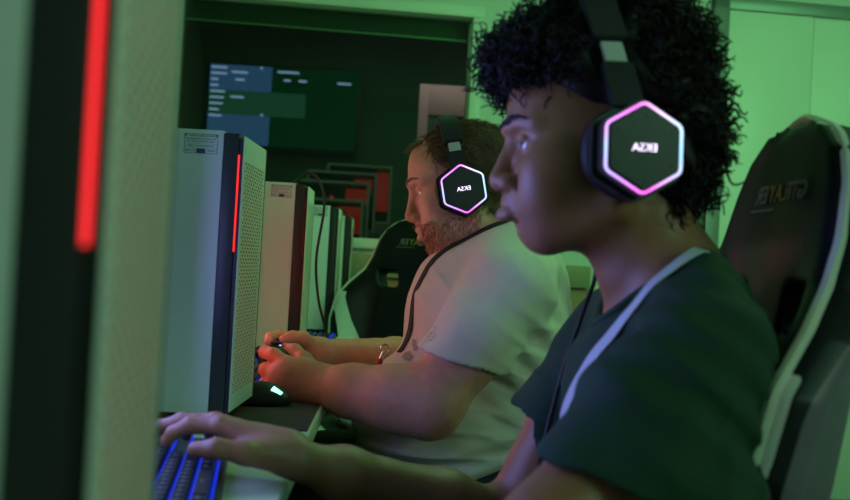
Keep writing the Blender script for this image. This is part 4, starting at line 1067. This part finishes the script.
def make_headset(label, Fr, cupoff, halfw, group, tilt=-.3, cyaw=0., sl=(.37, .49)):
    # cup axis = local lateral; built in the frame of the head (f forward, s near side, u up)
    W, R, c = Fr
    t = thing('gaming_headset', label, 'headset', tuple(W((0, 0, .0))), 0, group)
    t.matrix_world = Matrix.Translation(W((0, 0, 0))) @ Matrix(np.stack([-R[:, 0], -R[:, 1], R[:, 2]], 1)).to_4x4()   # object x = backwards, y = away from camera side, z = up
    cz = cupoff[1]; cx = -cupoff[0]
    for s in (-1, 1):
        cup = bpy.data.objects.new('ear_cup', None); link(cup, t); cup.location = (cx, s*halfw, cz); cup.rotation_euler = (0, 0, cyaw if s < 0 else PI-cyaw)
        fn = lambda u, v, d: (u, d, v)
        obj('cup_shell', prism(nb(), hexa(.056, .14), fn, -.004, .022, .005), M['cupblack'], cup)
        obj('cup_rim', prism(nb(), hexa(.0515, .13), fn, -.016, -.002, .004), M['cupblack'], cup)
        obj('face_plate', prism(nb(), hexa(.0425, .12), fn, -.0195, -.012, .001), M['plate2'], cup)
        bm = nb(); tube(bm, [(u, -.0172, v) for u, v in hexa(.0468, .12, 6)], .0017, 8, True)
        lr = obj('light_ring', bm, M['ring'], cup); lr['label'] = 'pink and blue glowing hexagonal ring'
        bm = nb(); tube(bm, [(u, .031, v) for u, v in hexa(.042, .45, 6)], .0135, 10, True); obj('ear_cushion', bm, M['cushion'], cup)
        bm = nb()
        for k in range(6):
            a = PI/3*k+PI/6*0; cyl(bm, (.033*math.sin(a), -.0200, .033*math.cos(a)), (.033*math.sin(a), -.0185, .033*math.cos(a)), .0016, n=10)
            obj('screw', bm, M['black'], cup); bm = nb()
        bm.free()
        lg = textmesh('lit_logo', 'EKSA', .0115, M['logo'], cup, (0, -.0199, .0), (PI/2, 0, 0), mirror=True, ext=.0003)
        lg.data.transform(Matrix.Scale(1.05, 4, (1, 0, 0)))
    # head band: arc in the lateral plane tilted forward
    def arc(w, r, th, a0, a1, n=24):
        bm = nb(); rings = []
        for i in range(n+1):
            a = a0+(a1-a0)*i/n; sy, sz = math.sin(a), math.cos(a)
            rr = []
            for du, dr in ((-w, -th), (w, -th), (w, th), (-w, th)):
                y = (halfw+.006+dr)*math.copysign(abs(sy)**.62, sy); zz = cz+(r+dr)*math.copysign(abs(sz)**.85, sz)
                rr.append(bm.verts.new((cx+du+tilt*(zz-cz), y, zz)))
            rings.append(rr)
        for i in range(n):
            for k in range(4): bm.faces.new((rings[i][k], rings[i][(k+1) % 4], rings[i+1][(k+1) % 4], rings[i+1][k]))
        bm.faces.new(rings[0][::-1]); bm.faces.new(rings[-1]); bmesh.ops.recalc_face_normals(bm, faces=bm.faces[:])
        bmesh.ops.bevel(bm, geom=bm.edges[:], offset=.0012, segments=2, affect='EDGES')
        return bm
    r = cupoff[2]-cz
    ac = math.acos
    a1, a2 = ac(sl[0]), ac(sl[1])
    obj('head_band', arc(.018, r, .0075, -a2, a2, 40), M['cushion'], t)
    for s in (-1, 1):
        sl = obj('slider', arc(.0115, r-.002, .003, s*a1*.995, s*a2*1.0, 6), M['alu'], t); sl['label'] = 'pale metal slider'
        obj('yoke', arc(.0165, r-.001, .006, s*a1, s*ac(.16), 10), M['cupblack'], t)
    return t
hsA = make_headset('black headset with glowing hexagonal ear cup on the curly haired gamer', FA, (-.011, .001, .205), .100, 'glowing headsets', -.27, math.radians(10))
hsB = make_headset('black headset with glowing hexagonal ear cup on the bearded man', FB, (.024, .002, .150), .098, 'glowing headsets', -.03, math.radians(3), (.44, .58))

# ================================================================== gamepad, lanyards, cables
M['teal'] = mat('teal_dark_plastic', (.012, .06, .07), .35)
t = thing('gamepad', 'dark teal gamepad held in the two pale hands', 'game controller', (-.203, 1.93, .800))
S = SDF((-.08, -.1, -.05), (.09, .1, .05), .003)
S.ell((-.005, 0, .01), (.042, .07, .017), 0)
for s in (-1, 1): S.chain([(-.01, s*.05, .008), (.02, s*.062, -.004), (.055, s*.066, -.018)], [.024, .019, .013], .02)
V, Q = S.mesh(); mesh_np('shell', relax(V, Q, 1), Q, M['teal'], t)
for s in (-1, 1):
    bm = nb(); cyl(bm, (-.005, s*.04-.008, .02), (-.005, s*.04-.008, .036), .006); cyl(bm, (-.005, s*.04-.008, .034), (-.005, s*.04-.008, .039), .010); obj('thumb_stick', bm, M['black'], t)
    obj('shoulder_button', B((-.055, s*.045-.018, .006), (-.036, s*.045+.018, .02), .004), M['black'], t)
g = obj('light_bar', B((-.012, -.03, .0275), (.006, -.012, .0305), .001), emis('blue_white_led', (.2, .35, 1), 3.), t); g['label'] = 'blue glowing light'
cable('cable', [(-.255, 1.925, .818), (-.272, 1.91, .835), (-.30, 1.89, .85), (-.36, 1.86, .80), (-.42, 1.85, .75), (-.5, 1.9, .745)], .0026, 'thin black cable leading away from the gamepad')

def ribbon(name, P, w, th, m, V=None, Q=None, off=.002, n=8, wdir=(-.4, -.8, .45)):
    P = np.array(smoothpath(P, n))
    nn = np.tile(np.array([[-1., -.3, .2]]), (len(P), 1))
    if V is not None:       # lay the ribbon on the cloth, seen from outside
        bv = BVHTree.FromPolygons([tuple(v) for v in V], [tuple(q) for q in Q]); d = Vector(wdir).normalized()
        for i, p in enumerate(P):
            h, hn_, _, _ = bv.ray_cast(Vector(p)+d*.12, -d, .30)
            if h is not None: P[i] = np.array(h)+np.array(d)*off; nn[i] = np.array(hn_)+np.array(d)*.5
    for _ in range(6):
        P[1:-1] = (P[:-2]+2*P[1:-1]+P[2:])/4; nn[1:-1] = (nn[:-2]+2*nn[1:-1]+nn[2:])/4
    T = np.gradient(P, axis=0); T /= np.linalg.norm(T, axis=1, keepdims=True); B_ = np.cross(T, nn); B_ /= np.linalg.norm(B_, axis=1, keepdims=True); nn = np.cross(B_, T)
    bm = nb(); rings = []
    for p, b, q in zip(P, B_, nn): rings.append([bm.verts.new(p+b*x*w/2+q*y*th/2) for x, y in ((-1, -1), (1, -1), (1, 1), (-1, 1))])
    for i in range(len(P)-1):
        for k in range(4): bm.faces.new((rings[i][k], rings[i][(k+1) % 4], rings[i+1][(k+1) % 4], rings[i+1][k]))
    bm.faces.new(rings[0]); bm.faces.new(rings[-1]); bmesh.ops.recalc_face_normals(bm, faces=bm.faces[:])
    return obj(name, bm, m)
M['ribw'] = mat('pale_blue_ribbon', (.55, .62, .68), .6, bump=.1, bscale=800); M['ribk'] = mat('black_ribbon', (.012, .012, .013), .7)
ln = ribbon('lanyard', [(.352, 1.09, 1.035), (.335, 1.06, 1.025), (.295, 1.035, .998), (.255, 1.03, .965), (.222, 1.04, .93), (.195, 1.065, .88), (.180, 1.09, .82), (.19, 1.10, .74)], .013, .0015, M['ribw'], tvA, tqA, .008)
tag(ln, 'pale blue ribbon lanyard round the neck over the dark green T-shirt', 'lanyard')
lb = thing('lanyard', 'black ribbon lanyard with metal clip and red tag on the white T-shirt', 'lanyard', (0, 0, 0))
o = ribbon('ribbon', [(.27, 1.965, 1.10), (.235, 1.935, 1.085), (.195, 1.935, 1.062), (.15, 1.965, 1.03), (.11, 1.995, .99), (.075, 1.985, .95), (.047, 1.957, .905), (.018, 1.93, .85), (.012, 1.925, .838)], .013, .0015, M['ribk'], tvB, tqB, .004); o.parent = lb
bm = nb(); tube(bm, [(-.004+.008*math.cos(a), 1.915, .834+.008*math.sin(a)) for a in np.linspace(0, 2*PI, 14, endpoint=False)], .0018, 6, True); cyl(bm, (-.006, 1.915, .827), (-.012, 1.912, .812), .004); obj('clip', bm, M['chrome'], lb)
bm = nb(); tube(bm, [(-.011, 1.912, .814), (-.016, 1.91, .80), (-.02, 1.91, .785)], [.0055, .008, .005], 8); o = obj('red_tag', bm, mat('red_rubber', (.6, .03, .02), .5), lb)
cable('cable', [(.238, 1.205, 1.095), (.24, 1.205, 1.05), (.246, 1.20, 1.0), (.232, 1.19, .955), (.210, 1.185, .88), (.192, 1.18, .80), (.175, 1.17, .73), (.13, 1.16, .67)], .0028, 'black headset cable hanging down in front of the dark green T-shirt')
# ================================================================== lights
def area(name, loc, target, size, col, power, sy=None):
    l = bpy.data.lights.new(name, 'AREA'); l.energy = power; l.color = col; l.size = size
    if sy: l.shape = 'RECTANGLE'; l.size_y = sy
    o = bpy.data.objects.new(name, l); link(o); o.location = loc
    o.rotation_euler = (Vector(target)-Vector(loc)).to_track_quat('-Z', 'Y').to_euler(); return o
area('green_ceiling_light', (2.2, 2.1, 2.6), (1.75, 4.4, 1.3), 1.0, (.25, 1., .31), 34)
area('green_ceiling_light', (.7, 3.1, 2.68), (.5, 3.2, 0), 1.0, (.22, 1., .3), 7)
area('ceiling_light', (.85, 2.35, 2.69), (.3, 1.8, .8), .6, (.42, 1., .40), 8)
area('rear_fill', (2.3, -1.2, 2.2), (-.2, 1.7, .9), .8, (.28, 1., .62), 16)  # unseen fill added behind the camera for the tower sides
area('side_fill', (2.3, -.5, 1.7), (.1, .95, .8), .5, (1., .66, .42), 4)  # unseen warm fill added for the near arm and mesh fronts
area('board_fill', (.2, 4.85, 2.6), (.25, 5.25, 1.85), .15, (1., .75, .8), 4)  # added only to brighten the pink board, no fixture there
area('far_room_light', (-.3, 6.2, 2.65), (-.3, 6.2, 0), 1.5, (.12, 1., .25), 5)
w = bpy.data.worlds.new('World'); C.world = w; w.use_nodes = True
w.node_tree.nodes['Background'].inputs[0].default_value = (.2, .6, .35, 1); w.node_tree.nodes['Background'].inputs[1].default_value = .0
# ================================================================== camera
cd = bpy.data.cameras.new('camera'); cam = bpy.data.objects.new('camera', cd); link(cam)
cam.location = (0, 0, 1.0); cd.sensor_width = 36; cd.lens = 42.35; cd.clip_start = .05
R = Matrix.Rotation(-math.radians(1.85), 4, 'Z') @ Matrix.Rotation(math.radians(90.79), 4, 'X') @ Matrix.Rotation(math.radians(3.2), 4, 'Z')
cam.rotation_euler = R.to_euler()
cd.dof.use_dof = True; cd.dof.focus_distance = 1.9; cd.dof.aperture_fstop = 5.
C.camera = cam
C.view_settings.view_transform = 'Standard'; C.view_settings.look = 'None'; C.view_settings.gamma = 1; C.view_settings.exposure = 0
